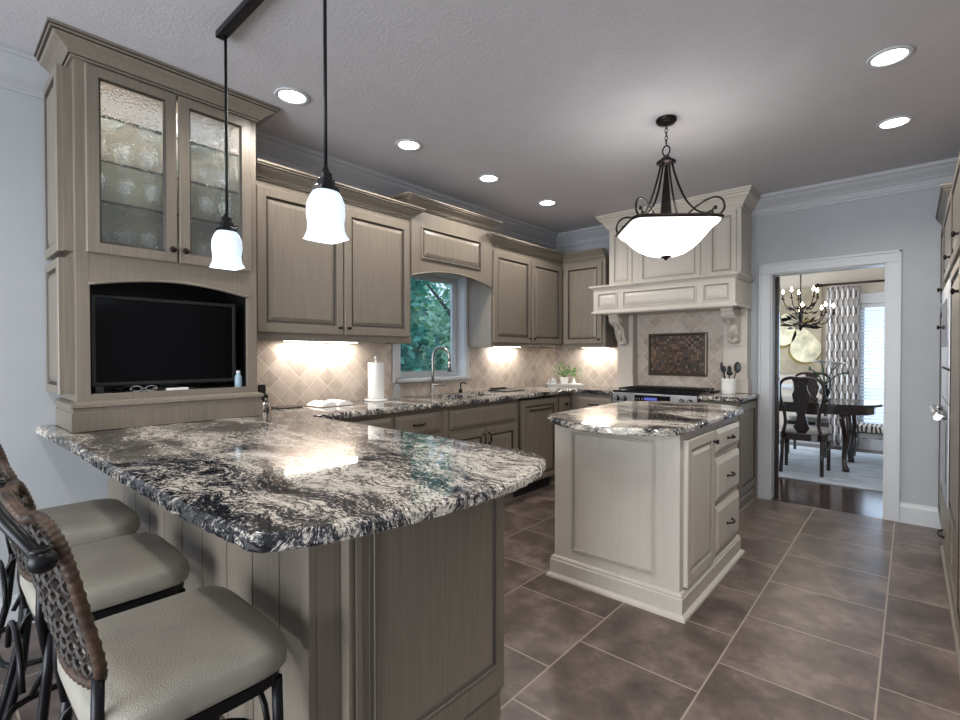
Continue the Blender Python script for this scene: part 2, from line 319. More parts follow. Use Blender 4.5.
def prism(bm, pts, fn, d0, d1, mi=0):
    a = [bm.verts.new(fn(u, v, d0)) for u, v in pts]; b = [bm.verts.new(fn(u, v, d1)) for u, v in pts]; n = len(pts)
    fs = [bm.faces.new(a), bm.faces.new(b[::-1])]+[bm.faces.new([a[i], b[i], b[(i+1) % n], a[(i+1) % n]]) for i in range(n)]
    for f in fs: f.material_index = mi
    bmesh.ops.recalc_face_normals(bm, faces=fs)
def tube(bm, pts, r, n=8, closed=False, smooth=True, mi=0):
    P = [Vector(p) for p in pts]; m = len(P); R = r if isinstance(r, (list, tuple)) else [r]*m; prev = None; loops = []; nrm = None
    for i in range(m):
        if closed: t = P[(i+1) % m]-P[i-1]
        else: t = P[min(i+1, m-1)]-P[max(i-1, 0)]
        if t.length < 1e-9: t = Vector((0, 0, 1))
        t.normalize()
        if nrm is None: nrm = t.orthogonal().normalized()
        nrm = nrm-t*nrm.dot(t)
        if nrm.length < 1e-6: nrm = t.orthogonal()
        nrm.normalize(); bn = t.cross(nrm)
        loops.append([bm.verts.new(P[i]+(nrm*math.cos(2*PI*k/n)+bn*math.sin(2*PI*k/n))*R[i]) for k in range(n)])
    rng = range(m) if closed else range(m-1)
    for i in rng:
        a, b = loops[i], loops[(i+1) % m]
        for k in range(n):
            f = bm.faces.new([a[k], a[(k+1) % n], b[(k+1) % n], b[k]]); f.smooth = smooth; f.material_index = mi
    if not closed: bm.faces.new(loops[0][::-1]).material_index = mi; bm.faces.new(loops[-1]).material_index = mi
def TB(pts, r, **k): bm = bmesh.new(); tube(bm, pts, r, **k); return bm
def lathe(bm, prof, c=(0, 0, 0), n=24, shape=None, smooth=True, mi=0, axis='Z', cap=True):
    """prof [(r,z)]; shape(theta, i)-> radius factor"""
    c = Vector(c); L = []
    for i, (r, z) in enumerate(prof):
        row = []
        for k in range(n):
            th = 2*PI*k/n; rr = r*(shape(th, i) if shape else 1)
            p = {'Z': (rr*math.cos(th), rr*math.sin(th), z), 'X': (z, rr*math.cos(th), rr*math.sin(th)), 'Y': (rr*math.sin(th), z, rr*math.cos(th))}[axis]
            row.append(bm.verts.new(c+Vector(p)))
        L.append(row)
    for i in range(len(L)-1):
        for k in range(n):
            f = bm.faces.new([L[i][k], L[i][(k+1) % n], L[i+1][(k+1) % n], L[i+1][k]]); f.smooth = smooth; f.material_index = mi
    if cap and prof[0][0] > 1e-6: bm.faces.new(L[0][::-1]).material_index = mi
    if cap and prof[-1][0] > 1e-6: bm.faces.new(L[-1]).material_index = mi
def LT(*a, **k): bm = bmesh.new(); lathe(bm, *a, **k); bmesh.ops.remove_doubles(bm, verts=bm.verts[:], dist=1e-6); bmesh.ops.recalc_face_normals(bm, faces=bm.faces[:]); return bm
def ball(bm, c, r, n=12, sc=(1, 1, 1)):
    g = bmesh.ops.create_uvsphere(bm, u_segments=n, v_segments=max(6, n//2+2), radius=r)
    for v in g['verts']: v.co = Vector((v.co.x*sc[0], v.co.y*sc[1], v.co.z*sc[2]))+Vector(c)
    for v in g['verts']:
        for f in v.link_faces: f.smooth = True
def BALL(c, r, **k): bm = bmesh.new(); ball(bm, c, r, **k); return bm
def sweep(bm, path, prof, mi=0, closed=False, dark=()):
    """extrude closed profile [(out,z)] along xy path; outward = right of travel"""
    P = [Vector((p[0], p[1])) for p in path]; m = len(P); rows = []
    for i in range(m):
        if closed: d0 = (P[i]-P[i-1]).normalized(); d1 = (P[(i+1) % m]-P[i]).normalized()
        else:
            d0 = (P[i]-P[i-1]).normalized() if i else (P[1]-P[0]).normalized(); d1 = (P[i+1]-P[i]).normalized() if i < m-1 else d0
        n0 = Vector((d0.y, -d0.x)); n1 = Vector((d1.y, -d1.x)); mt = n0+n1; mt /= max(.2, mt.dot(n0))
        rows.append([bm.verts.new((P[i].x+mt.x*o, P[i].y+mt.y*o, z)) for o, z in prof])
    n = len(prof); fs = []
    for i in (range(m) if closed else range(m-1)):
        a, b = rows[i], rows[(i+1) % m]
        for k in range(n): fs.append(bm.faces.new([a[k], a[(k+1) % n], b[(k+1) % n], b[k]]))
    for q, f in enumerate(fs): f.material_index = 1 if (q % n) in dark else mi
    if not closed: fs += [bm.faces.new(rows[0]), bm.faces.new(rows[-1][::-1])]
    bmesh.ops.recalc_face_normals(bm, faces=fs)
def SW(path, prof, **k): bm = bmesh.new(); sweep(bm, path, prof, **k); return bm
def crown_prof(z0, z1, out, back=-.0):
    h = z1-z0
    return [(back, z0), (out*.12, z0), (out*.14, z0+h*.10), (out*.22, z0+h*.12), (out*.24, z0+h*.20), (out*.34, z0+h*.32), (out*.52, z0+h*.48), (out*.74, z0+h*.60), (out*.80, z0+h*.70), (out*.90, z0+h*.74), (out*.92, z0+h*.84), (out, z0+h*.87), (out, z1), (back, z1)]

def link_mesh(name, bm, mats, org=(0, 0, 0), parent=None):
    me = bpy.data.meshes.new(name); org = Vector(org)
    for v in bm.verts: v.co -= org
    bm.normal_update(); bm.to_mesh(me); bm.free()
    for m in (mats if isinstance(mats, (list, tuple)) else [mats]): me.materials.append(m)
    o = bpy.data.objects.new(name, me); COL.objects.link(o)
    if parent is not None: o.parent = parent
    else: o.location = org
    return o
class Thing:
    def __init__(s, name, label, cat, loc, group=None, rz=0, local=False, kind=None):
        s.o = bpy.data.objects.new(name, None); COL.objects.link(s.o); s.o.location = loc; s.o.rotation_euler = (0, 0, rz); s.o.empty_display_size = .05
        s.org = Vector((0, 0, 0)) if local else Vector(loc)
        if kind: s.o['kind'] = kind
        else: s.o['label'] = label; s.o['category'] = cat
        if group: s.o['group'] = group
    def part(s, name, bm, m, parent=None, label=None):
        o = link_mesh(name, bm, m, s.org, parent or s.o)
        if label: o['label'] = label
        return o
def solo(name, bm, m, label, cat, group=None):
    zs = [v.co for v in bm.verts]; mn = Vector([min(c[i] for c in zs) for i in range(3)]); mx = Vector([max(c[i] for c in zs) for i in range(3)])
    o = link_mesh(name, bm, m, ((mn.x+mx.x)/2, (mn.y+mx.y)/2, mn.z)); o['label'] = label; o['category'] = cat
    if group: o['group'] = group
    return o
def struct(name, bm, m, parent=None):
    o = link_mesh(name, bm, m, (0, 0, 0), parent)
    if parent is None: o['kind'] = 'structure'
    return o
def dup(root, loc, rz=None, label=None, group=None):
    r = root.copy(); COL.objects.link(r); r.location = loc
    if rz is not None: r.rotation_euler = (0, 0, rz)
    if label: r['label'] = label
    if group: r['group'] = group
    for ch in list(root.children):
        c = ch.copy(); COL.objects.link(c); c.parent = r
        for g in list(ch.children):
            d = g.copy(); COL.objects.link(d); d.parent = c
    return r

XW, YW, ZC = -3.27, 5.0, 2.743      # window wall, range wall, ceiling
X, Y, Z = Vector((1, 0, 0)), Vector((0, 1, 0)), Vector((0, 0, 1))
# ================================================================== STRUCTURE
struct('floor', BX(XW-.15, .85, -3.2, YW, -.08, 0), TILE)
bm = bmesh.new(); box(bm, XW-.15, 1.0, -3.2, YW+.14, ZC, ZC+.1); struct('ceiling', bm, CEIL)
# window wall with opening Y 2.62-3.42, z 1.10-2.06
bm = bmesh.new(); a = XW-.15
box(bm, a, XW, -3.2, 2.62, 0, ZC); box(bm, a, XW, 3.42, YW+.14, 0, ZC); box(bm, a, XW, 2.62, 3.42, 0, 1.10); box(bm, a, XW, 2.62, 3.42, 2.06, ZC)
struct('wall_left', bm, WALL)
# range / door wall with doorway X -.97..-.15
bm = bmesh.new(); box(bm, XW, -.97, YW, YW+.14, 0, ZC); box(bm, -.15, .85, YW, YW+.14, 0, ZC); box(bm, -.97, -.15, YW, YW+.14, 2.045, ZC)
struct('wall_back', bm, WALL)
struct('wall_right', BX(.85, 1.0, -3.2, YW+.14, 0, ZC), WALL)
bm = bmesh.new(); box(bm, XW, -2.8, -3.2, -3.05, 0, ZC); box(bm, .4, .85, -3.2, -3.05, 0, ZC); box(bm, -2.8, .4, -3.2, -3.05, 2.3, ZC); struct('wall_front', bm, WALL)  # unseen wall, its wide opening added to let the fill lamp in
bm = bmesh.new()
for q in (-2.8, -1.76, -.70, .34): box(bm, q, q+.06, -3.15, -3.09, 0, 2.3)
box(bm, -2.8, .4, -3.15, -3.09, 2.24, 2.3); box(bm, -2.8, .4, -3.15, -3.09, 0, .1); struct('added_door_frame', bm, TRIMW)  # unseen door frame, added around the opening for the fill lamp
# room crown
cp = [(0, 2.575), (.012, 2.575), (.014, 2.588), (.022, 2.592), (.024, 2.60), (.026, 2.635), (.034, 2.642), (.040, 2.655), (.07, 2.69), (.082, 2.712), (.095, 2.716), (.10, 2.728), (.10, ZC), (0, ZC)]
struct('trim_1', SW([(.85, YW), (XW, YW), (XW, -3.05)][::-1], cp), CROWNW)
# baseboards
bp_ = [(0, 0), (.02, 0), (.02, .125), (.014, .135), (.012, .15), (0, .158)]
struct('baseboard_back', SW([(-.08, YW), (.2, YW)], bp_), TRIMW)
struct('baseboard_left', SW([(XW, -3.05), (XW, .60)], bp_), TRIMW)
# door casing
bm = bmesh.new()
def casing(bm, x0, x1, y0, y1, z0, z1):
    box(bm, x0, x1, y0, y1, z0, z1, .004)
casing(bm, -1.045, -.965, YW-.02, YW, 0, 2.04); casing(bm, -.155, -.075, YW-.02, YW, 0, 2.04); casing(bm, -1.045, -.075, YW-.02, YW, 2.04, 2.12)
box(bm, -1.058, -1.040, YW-.03, YW, 0, 2.13, .003); box(bm, -.080, -.062, YW-.03, YW, 0, 2.13, .003); box(bm, -1.058, -.062, YW-.03, YW, 2.113, 2.132, .003)
box(bm, -.97, -.955, YW, YW+.14, 0, 2.04); box(bm, -.165, -.15, YW, YW+.14, 0, 2.04); box(bm, -.955, -.165, YW, YW+.14, 2.03, 2.045)
struct('trim_2', bm, TRIMW)
struct('door_1', BX(-.968, -.925, YW+.145, YW+.19, 0, 2.03, .004), DARKWOOD)
# backsplash
bm = bmesh.new(); t = XW+.012
box(bm, XW, t, 1.28, 2.53, .96, 1.41); box(bm, XW, t, 2.53, 3.47, .96, 1.075); box(bm, XW, t, 3.47, YW, .96, 1.41)
struct('trim_3', bm, TRAV_Y)
bm = bmesh.new(); box(bm, t, -2.40, YW-.012, YW, .96, 1.41); box(bm, -2.22, -1.33, YW-.02, YW, .96, 1.735)
struct('trim_4', bm, TRAV_X)
# kitchen window
WX = XW-.11
wf = ringframe_bm((WX, 2.63, 1.11), Y, Z, X, .78, .94, [(0, -.02, 0), (0, .02, 0), (.035, .02, 0), (.040, .012, 0), (.055, .008, 0), (.055, -.02, 0)])
win = struct('window_1', wf, TRIMW)
struct('window_pane', BX(WX-.004, WX+.001, 2.68, 3.36, 1.16, 2.0), PANE, win)
bm = bmesh.new(); box(bm, XW-.001, XW+.016, 2.545, 2.625, 1.075, 2.13, .004); box(bm, XW-.001, XW+.016, 3.415, 3.47, 1.075, 2.13, .004); box(bm, XW-.001, XW+.016, 2.625, 3.415, 2.055, 2.13, .004)
box(bm, XW-.10, XW, 2.62, 2.63, 1.10, 2.06); box(bm, XW-.10, XW, 3.41, 3.42, 1.10, 2.06); box(bm, XW-.10, XW, 2.62, 3.42, 2.05, 2.06)
struct('window_casing', bm, TRIMW, win)
struct('window_sill', BX(XW-.10, XW+.035, 2.54, 3.475, 1.078, 1.108, .006), TRIMW, win)

# ================================================================== WORKTOPS
def slab_top(outline, z0, z1, m_noise=.0, holes=(), rough_edges=None, inset=.012):
    pts = []; n = len(outline)
    for i in range(n):
        p = Vector(outline[i]); q = Vector(outline[(i+1) % n]); L_ = (q-p).length; k = max(1, int(L_/.018))
        for j in range(k): pts.append(p.lerp(q, j/k))
    n = len(pts); nr = []
    for i in range(n):
        d = (pts[(i+1) % n]-pts[i-1]).normalized(); nr.append(Vector((d.y, -d.x)))
    area = sum(pts[i].x*pts[(i+1) % n].y-pts[(i+1) % n].x*pts[i].y for i in range(n))
    sgn = 1 if area > 0 else -1
    bm = bmesh.new(); h = z1-z0; rng = random.Random(3)
    prof = [(-inset-.006, z1), (-inset, z1-.0005), (-inset*.55, z1-.004), (-.003, z1-.008), (0, z1-.012), (0, z0+.010), (-.003, z0+.004), (-.012, z0)]
    rows = []
    for j, (o, z) in enumerate(prof):
        row = []
        for i in range(n):
            r = 0
            if 0 < j < 7 and (rough_edges is None or rough_edges(pts[i])): r = (rng.random()-.6)*m_noise
            q = pts[i]+nr[i]*sgn*(o+r); row.append(bm.verts.new((q.x, q.y, z+(rng.random()-.5)*m_noise*.5*(1 if 2 < j < 6 else 0))))
        rows.append(row)
    for a, b in zip(rows, rows[1:]):
        for i in range(n): f = bm.faces.new([a[i], a[(i+1) % n], b[(i+1) % n], b[i]]); f.smooth = False
    for row, z in ((rows[0], z1), (rows[-1], z0)):
        es = [bm.edges.get((row[i], row[(i+1) % n])) for i in range(n)]
        for hl in holes:
            hv = [bm.verts.new((x, y, z)) for x, y in hl]; es += [bm.edges.new((hv[i], hv[(i+1) % len(hv)])) for i in range(len(hv))]
            if z == z1: top = hv; tops = locals().setdefault('tops_', [])
        bmesh.ops.triangle_fill(bm, use_beauty=True, edges=es)
    # hole walls
    for hl in holes:
        for i in range(len(hl)):
            p, q = hl[i], hl[(i+1) % len(hl)]
            bm.faces.new([bm.verts.new((p[0], p[1], z1)), bm.verts.new((q[0], q[1], z1)), bm.verts.new((q[0], q[1], z0)), bm.verts.new((p[0], p[1], z0))])
    bmesh.ops.remove_doubles(bm, verts=bm.verts[:], dist=1e-5)
    bmesh.ops.recalc_face_normals(bm, faces=bm.faces[:]); return bm
def rrect(x0, x1, y0, y1, r, k=4):
    o = []
    for cx, cy, a0 in ((x1-r, y1-r, 0), (x0+r, y1-r, 90), (x0+r, y0+r, 180), (x1-r, y0+r, 270)):
        for j in range(k+1): a = math.radians(a0+90*j/k); o.append((cx+r*math.cos(a), cy+r*math.sin(a)))
    return o
SINKS = [(-3.13, -2.76, 2.70, 3.02), (-3.13, -2.76, 3.07, 3.42)]
U = [(XW+.002, .365), (-2.55, .382), (-1.9, .385), (-1.25, .395), (-.985, .412), (-.955, .425), (-.93, .465), (-.895, .55), (-.862, .70), (-.845, .85), (-.838, 1.0), (-.85, 1.14), (-.88, 1.26), (-.925, 1.36), (-.96, 1.405), (-1.01, 1.435), (-1.10, 1.455),
     (-2.62, 1.475), (-2.62, 4.36), (-2.18, 4.36), (-2.18, YW-.013), (t+.001, YW-.013), (t+.001, 1.285), (XW+.002, 1.28)]
edge = lambda p: p.x > XW+.02 and p.y < 4.9
solo('granite_worktop', slab_top(U, .922, .96, .006, [rrect(*s, .05) for s in SINKS], edge), GRANITE, 'large polished black and cream granite worktop running from the bar round to the range', 'worktop')
I = [(-1.655, 2.55), (-1.65, 2.46), (-1.61, 2.385), (-1.52, 2.305), (-1.42, 2.235), (-1.30, 2.185), (-1.19, 2.17), (-1.08, 2.185), (-.97, 2.235), (-.88, 2.30), (-.845, 2.345), (-.832, 2.41)]
I = I + [(x, 5.92-y) for x, y in I[::-1]]
solo('granite_island_top', slab_top(I, .922, .96, .005), GRANITE, 'granite top with curved ends on the white kitchen island', 'worktop')
R_ = [(-1.385, 4.36), (-1.07, 4.36), (-1.045, 4.385), (-1.045, YW-.002), (-1.385, YW-.002)]
solo('granite_side_worktop', slab_top(R_, .922, .96, .004), GRANITE, 'small granite worktop right of the range beside the doorway', 'worktop')

# ================================================================== CABINETS helpers
def handle(T, parent, c, axis, out, L_=.10, m=BRONZE):
    c, axis, out = Vector(c), Vector(axis), Vector(out); p = []
    for s in range(9):
        u = -1+s/4; p.append(c+axis*(L_/2*u)+out*(.026*(1-abs(u)**4)+.002))
    bm = TB(p, [.006, .005, .005, .006, .007, .006, .005, .005, .006], n=8); ball(bm, p[0], .009, 8); ball(bm, p[-1], .009, 8)
    return T.part('handle', bm, m, parent, 'dark bronze handle')
def knob(T, parent, c, out, r=.015, m=BRONZE):
    c, out = Vector(c), Vector(out); ax = 'X' if abs(out.x) > .5 else 'Y'; s = out.x if ax == 'X' else out.y
    pr = [(.010, 0), (.007, .004*s), (.006, .012*s), (r*.8, .016*s), (r, .021*s), (r*.8, .027*s), (.0, .029*s)]
    return T.part('knob', LT(pr, c, n=14, axis=ax), m, parent, 'dark bronze knob')
WM = [TAUPE, TAUPE_D]; CM = [CREAM, CREAM_D]

# ---- hutch (display cabinet with TV niche) at X -3.27..-2.88, Y .45..1.27
hx0, hx1, hy0, hy1 = XW+.001, -2.88, .46, 1.27
T = Thing('display_cabinet', 'tall taupe cabinet with seeded glass doors above an arched television niche', 'cabinet', (-3.07, .86, .96))
bm = bmesh.new()
box(bm, hx0, hx1-.02, hy0, hy0+.02, .962, ZC-.005); box(bm, hx0, hx1-.02, hy1-.02, hy1, .962, ZC-.005)
box(bm, hx0, hx0+.012, hy0+.02, hy1-.02, .962, ZC-.005)
box(bm, hx0+.012, hx1-.02, hy0+.02, hy1-.02, 1.10, 1.125); box(bm, hx0+.012, hx1-.02, hy0+.02, hy1-.02, 1.74, 1.765); box(bm, hx0+.012, hx1-.02, hy0+.02, hy1-.02, ZC-.05, ZC-.006)
box(bm, hx1-.02, hx1, hy0, .51, .962, ZC-.005, .002); box(bm, hx1-.02, hx1, 1.215, hy1, .962, ZC-.005, .002)
box(bm, hx1-.02, hx1, .51, 1.215, .962, 1.13, .002); box(bm, hx1-.02, hx1, .51, 1.215, 2.62, ZC-.005, .002)
arch = [(.51, 1.80), (.51, 1.645)]+[(.51+.705*s/16, 1.645+.045*math.sin(PI*s/16)) for s in range(1, 16)]+[(1.215, 1.645), (1.215, 1.80)]
prism(bm, arch, lambda u, v, d: (d, u, v), hx1-.02, hx1)
T.part('cabinet_body', bm, WM)
beadp = [Vector((hx1+.002, .505+.715*s/20, 1.642+.045*math.sin(PI*s/20))) for s in range(21)]
T.part('arch_bead', TB(beadp, .007, n=8), WM)
for y in (.7, .86, 1.02): pass
T.part('crown_moulding', SW([(hx0, hy0), (hx1, hy0), (hx1, hy1), (hx0, hy1)][::1], crown_prof(2.655, ZC-.002, .10, -.0), dark=(2, 8, 10)), WM)
T.part('base_moulding', SW([(hx0, hy0), (hx1, hy0), (hx1, hy1), (XW+.014, hy1)], [(0, .962), (.022, .962), (.022, 1.045), (.016, 1.05), (.016, 1.066), (.028, 1.072), (.026, 1.086), (.014, 1.094), (0, 1.098)]), WM)
for (y0, y1, ky) in ((.497, .862, .838), (.872, 1.232, .896)):
    z0, z1 = 1.785, 2.645
    d = T.part('door', ringframe_bm((hx1, y0, z0), Y, Z, X, y1-y0, z1-z0, [(0, 0, 0), (0, .016, 0), (.004, .02, 0), (.048, .02, 0), (.052, .016, 1), (.058, .009, 1), (.058, 0, 0)]), WM)
    T.part('glass_pane', BX(hx1+.004, hx1+.009, y0+.054, y1-.054, z0+.054, z1-.054), SEEDED, d, 'seeded glass pane')
    knob(T, d, (hx1+.02, ky, z0+.062), X, .017)
for (z0, z1) in ((1.785, 2.625), (1.13, 1.755)):
    bm = door_bm((hx0+.01, hy0-.035, z0), X, Z, -Y, -2.925-hx0-.01, z1-z0, .022, .045); box(bm, hx0+.005, -2.92, hy0-.035, hy0, z0+.004, z1-.004)
    T.part('side_panel', bm, WM)
HUTCH_SHELVES = [2.045, 2.235, 2.445]
for z in HUTCH_SHELVES:
    sh_ = T.part('glass_shelf', BX(hx0+.014, hx1-.034, hy0+.021, hy1-.021, z-.008, z), SHELFG, label='clear glass shelf'); T.part('shelf_edge', BX(hx1-.034, hx1-.028, hy0+.021, hy1-.021, z-.009, z+.001), EDGEG, sh_)
light('cabinet_puck_light', 'POINT', (-2.925, .68, 2.675), 16, (1, .9, .76), .03, parent=T.o)
light('cabinet_puck_light', 'POINT', (-2.925, 1.06, 2.675), 9, (.85, .92, 1), .03, parent=T.o)
# glassware
gob = [(.030, 0), (.030, .003), (.006, .008), (.004, .02), (.004, .07), (.012, .082), (.028, .10), (.034, .13), (.031, .165), (.029, .165), (.032, .13), (.026, .102), (.008, .086), (0, .084)]
def goblet(p, label, s=1, group='stemmed glasses in the display cabinet'):
    return solo('wine_glass', LT([(r*s, z*s) for r, z in gob], p, n=14), GOBLET, label, 'glass', group)
spots = []
for zi, z in enumerate([1.766]+HUTCH_SHELVES[:2]):
    for y in (.58, .69, .80, .96, 1.07, 1.17): spots.append((y, z, zi))
nm = ['bottom shelf', 'second shelf', 'third shelf']
for y, z, zi in spots:
    side = 'left' if y < .87 else 'right'; n_ = {.58: 'first', .69: 'second', .80: 'third', .96: 'first', 1.07: 'second', 1.17: 'third'}[y]
    goblet((-3.08+(.02 if zi % 2 else -.02), y, z+.0005), 'stemmed glass on the %s behind the %s glass door, %s from the left' % (nm[zi], side, n_), .95 if zi else 1.1)
bowlp = [(.02, 0), (.03, .004), (.055, .03), (.06, .05), (.057, .05), (.05, .03), (.0, .008)]
for y, lb in ((.62, 'shallow glass bowl on the top shelf behind the left glass door'), (.80, 'clear glass dish at the right end of the top shelf, left door')):
    solo('glass_bowl', LT(bowlp, (-3.07, y, 2.4455), n=18), GOBLET, lb, 'bowl', 'glass bowls on the top shelf')
solo('glass_plate', LT([(.0, .0), (.07, .004), (.085, .012), (.085, .014), (.07, .007), (0, .003)], (-3.05, 1.03, 2.4455), n=22), WHITE, 'pale round plate on the top shelf behind the right glass door', 'plate')
# television
T = Thing('television', 'black flat television filling the arched cabinet niche', 'television', (-3.04, .86, 1.127))
T.part('screen', BX(-2.965, -2.958, .545, 1.165, 1.18, 1.585, .002), TVGLASS)
T.part('casing', ringframe_bm((-2.99, .525, 1.16), Y, Z, X, .66, .445, [(0, 0, 0), (0, .03, 0), (.004, .034, 0), (.018, .034, 0), (.020, .030, 0), (.020, .0, 0)]), BLKPLAST)
T.part('back_shell', BX(-3.05, -2.966, .54, 1.17, 1.175, 1.59, .01), BLKPLAST)
bm = BX(-3.08, -2.985, .72, 1.0, 1.1265, 1.137, .004); box(bm, -3.03, -3.01, .82, .90, 1.137, 1.18); T.part('stand', bm, BLKPLAST)
bm = BX(hx0+.013, hx0+.018, hy0+.022, hy1-.022, 1.127, 1.738); box(bm, hx0+.018, hx1-.022, hy0+.022, hy0+.027, 1.127, 1.738); box(bm, hx0+.018, hx1-.022, hy1-.027, hy1-.022, 1.127, 1.738); box(bm, hx0+.018, hx1-.022, hy0+.027, hy1-.027, 1.733, 1.738)
solo('niche_liner', bm, BLKPLAST, 'dark board lining the back of the television niche', 'board')
T = Thing('water_bottle', 'small clear bottle standing at the right end of the television niche', 'bottle', (-2.93, 1.185, 1.127))
T.part('bottle_body', LT([(.018, 0), (.019, .004), (.019, .06), (.012, .075), (.010, .08), (0, .08)], (-2.93, 1.185, 1.1265), n=14), mat('pale blue plastic', (.5, .68, .8), .2, trans=.4)); T.part('cap', LT([(.011, .08), (.011, .095), (0, .096)], (-2.93, 1.185, 1.1265), n=12), WHITE)
def eyeglasses(cy, label, m):
    T = Thing('eyeglasses', label, 'glasses', (-2.94, cy, 1.1265)); z = 1.1425
    bm = bmesh.new()
    for s in (-1, 1): tube(bm, [(-2.935, cy+s*.032+.024*math.cos(a*PI/6), z+.014*math.sin(a*PI/6)) for a in range(12)], .0022, n=6, closed=True)
    tube(bm, [(-2.935, cy-.008, z+.003), (-2.935, cy+.008, z+.003)], .0018, n=6); T.part('rim', bm, m)
    for s in (-1, 1): T.part('temple', TB([(-2.936, cy+s*.056, z+.004), (-2.955, cy+s*.03, z-.010), (-2.962, cy-s*.01, z-.013)], .002, n=6), m)
eyeglasses(.63, 'folded dark eyeglasses lying left of centre under the television', BLACK); eyeglasses(.73, 'silver rimmed eyeglasses lying under the television', STEEL)
solo('remote_control', BX(-2.955, -2.925, .83, .93, 1.1265, 1.139, .004), PAPER, 'pale remote control lying on the niche floor', 'remote')
solo('small_box', BX(-2.97, -2.93, .535, .57, 1.1265, 1.16, .003), BLKPLAST, 'small dark box at the left end of the television niche', 'box')

# ---- upper cabinets along the window wall
def upper(name, label, y0, y1, z0, z1, zc, doors, crownpath, co=.085, ret=True):
    T = Thing(name, label, 'cabinet', (-3.1, (y0+y1)/2, z0)); xf = -2.96
    bm = bmesh.new(); box(bm, XW+.001, xf, y0, y1, z0+.03, z1, .0015); box(bm, xf-.02, xf+.004, y0, y1, z0, z0+.035, .002); box(bm, XW+.02, xf-.02, y0, y0+.018, z0, z0+.03); box(bm, XW+.02, xf-.02, y1-.018, y1, z0, z0+.03)
    T.part('cabinet_body', bm, WM)
    for d0, d1, dz0, dz1, kside in doors:
        d = T.part('door', door_bm((xf, d0, dz0), Y, Z, X, d1-d0, dz1-dz0, .022, .058), WM)
        knob(T, d, (xf+.022, d1-.03 if kside > 0 else d0+.03, dz0+.045), X, .011)
    T.part('crown_moulding', SW(crownpath, crown_prof(z1, zc, co), dark=(2, 8, 10)), WM)
    return T
upper('wall_cabinet', 'taupe two door wall cabinet left of the window', 1.275, 2.485, 1.40, 2.36, 2.45,
      [(1.30, 1.88, 1.45, 2.32, 1), (1.89, 2.462, 1.45, 2.32, -1)], [(XW+.003, 1.2765), (-2.96, 1.2765), (-2.96, 2.485), (XW+.003, 2.485)][1:])
upper('wall_cabinet', 'taupe two door wall cabinet right of the window, reaching the corner', 3.445, 4.665, 1.39, 2.33, 2.42,
      [(3.475, 4.055, 1.43, 2.28, 1), (4.07, 4.63, 1.43, 2.28, -1)], [(XW+.003, 3.445), (-2.96, 3.445), (-2.96, 4.665)])
T = Thing('wall_cabinet', 'single door taupe wall cabinet between the corner and the hood', 'cabinet', (-2.65, 4.84, 1.39))
bm = bmesh.new(); box(bm, -2.955, -2.43, 4.67, YW-.001, 1.42, 2.33, .0015); box(bm, -2.955, -2.43, 4.67, 4.69, 1.39, 1.42); box(bm, -2.45, -2.43, 4.69, YW-.02, 1.39, 1.42); box(bm, XW+.001, -2.955, 4.667, YW-.001, 1.42, 2.33)
T.part('cabinet_body', bm, WM)
d = T.part('door', door_bm((-2.925, 4.67, 1.43), X, Z, -Y, .46, .86, .022, .055), WM); knob(T, d, (-2.495, 4.648, 1.475), -Y, .011)
T.part('crown_moulding', SW([(-2.96, 4.67), (-2.43, 4.67)], crown_prof(2.33, 2.42, .085), dark=(2, 8, 10)), WM)
# ---- arched valance over the window
T = Thing('window_valance', 'taupe arched valance with a panel bridging the cabinets above the sink window', 'valance', (-3.1, 2.965, 1.93))
y0, y1 = 2.487, 3.443
ap = [(y0, 2.45), (y0, 1.93)]+[(y0+(y1-y0)*s/24, 1.93+.072*math.sin(PI*s/24)**.8) for s in range(1, 24)]+[(y1, 1.93), (y1, 2.45)]
bm = bmesh.new(); prism(bm, ap, lambda u, v, d: (d, u, v), -2.975, -2.945); box(bm, XW+.001, -2.975, y0, y1, 2.06, 2.08); box(bm, XW+.001, -2.975, y0+.001, y1-.001, 2.43, 2.45)
box(bm, XW+.001, -2.99, y0, y0+.012, 2.08, 2.43); box(bm, XW+.001, -2.99, y1-.012, y1, 2.08, 2.43)
T.part('fascia', bm, WM)
T.part('arch_bead', TB([(-2.942, a_[0], a_[1]-.001) for a_ in ap[1:-1]], .006, n=6), WM)
T.part('raised_panel', door_bm((-2.945, 2.585, 2.075), Y, Z, X, .70, .25, .014, .012), WM)
T.part('crown_moulding', SW([(XW+.003, y0-.02), (-2.945, y0-.02), (-2.945, y1-.03), (XW+.003, y1-.03)], crown_prof(2.452, 2.535, .085), dark=(2, 8, 10)), WM)
# under cabinet lights
for i, (c, sx, sy, lb) in enumerate((((-3.19, 1.87, 1.402), .028, .56, 'slim lit strip under the left wall cabinet'), ((-3.19, 3.98, 1.392), .028, .42, 'slim lit strip under the wall cabinet right of the window'), ((-2.68, 4.92, 1.392), .34, .028, 'slim lit strip under the single door cabinet near the hood'))):
    T = Thing('under_cabinet_light', lb, 'light', c, 'under cabinet lights')
    T.part('housing', BX(c[0]-sx/2-.01, c[0]+sx/2+.01, c[1]-sy/2-.01, c[1]+sy/2+.01, c[2]+.008, c[2]+.026, .002), TRIMW)
    T.part('lens', BX(c[0]-sx/2, c[0]+sx/2, c[1]-sy/2, c[1]+sy/2, c[2], c[2]+.007), STRIP)
    light('strip_glow', 'AREA', (c[0], c[1], c[2]-.004), P_UNDER*(1.0 if sx*sy > .014 else .75), (1, .93, .85), sx, sy, (0, 0, 0), parent=T.o)

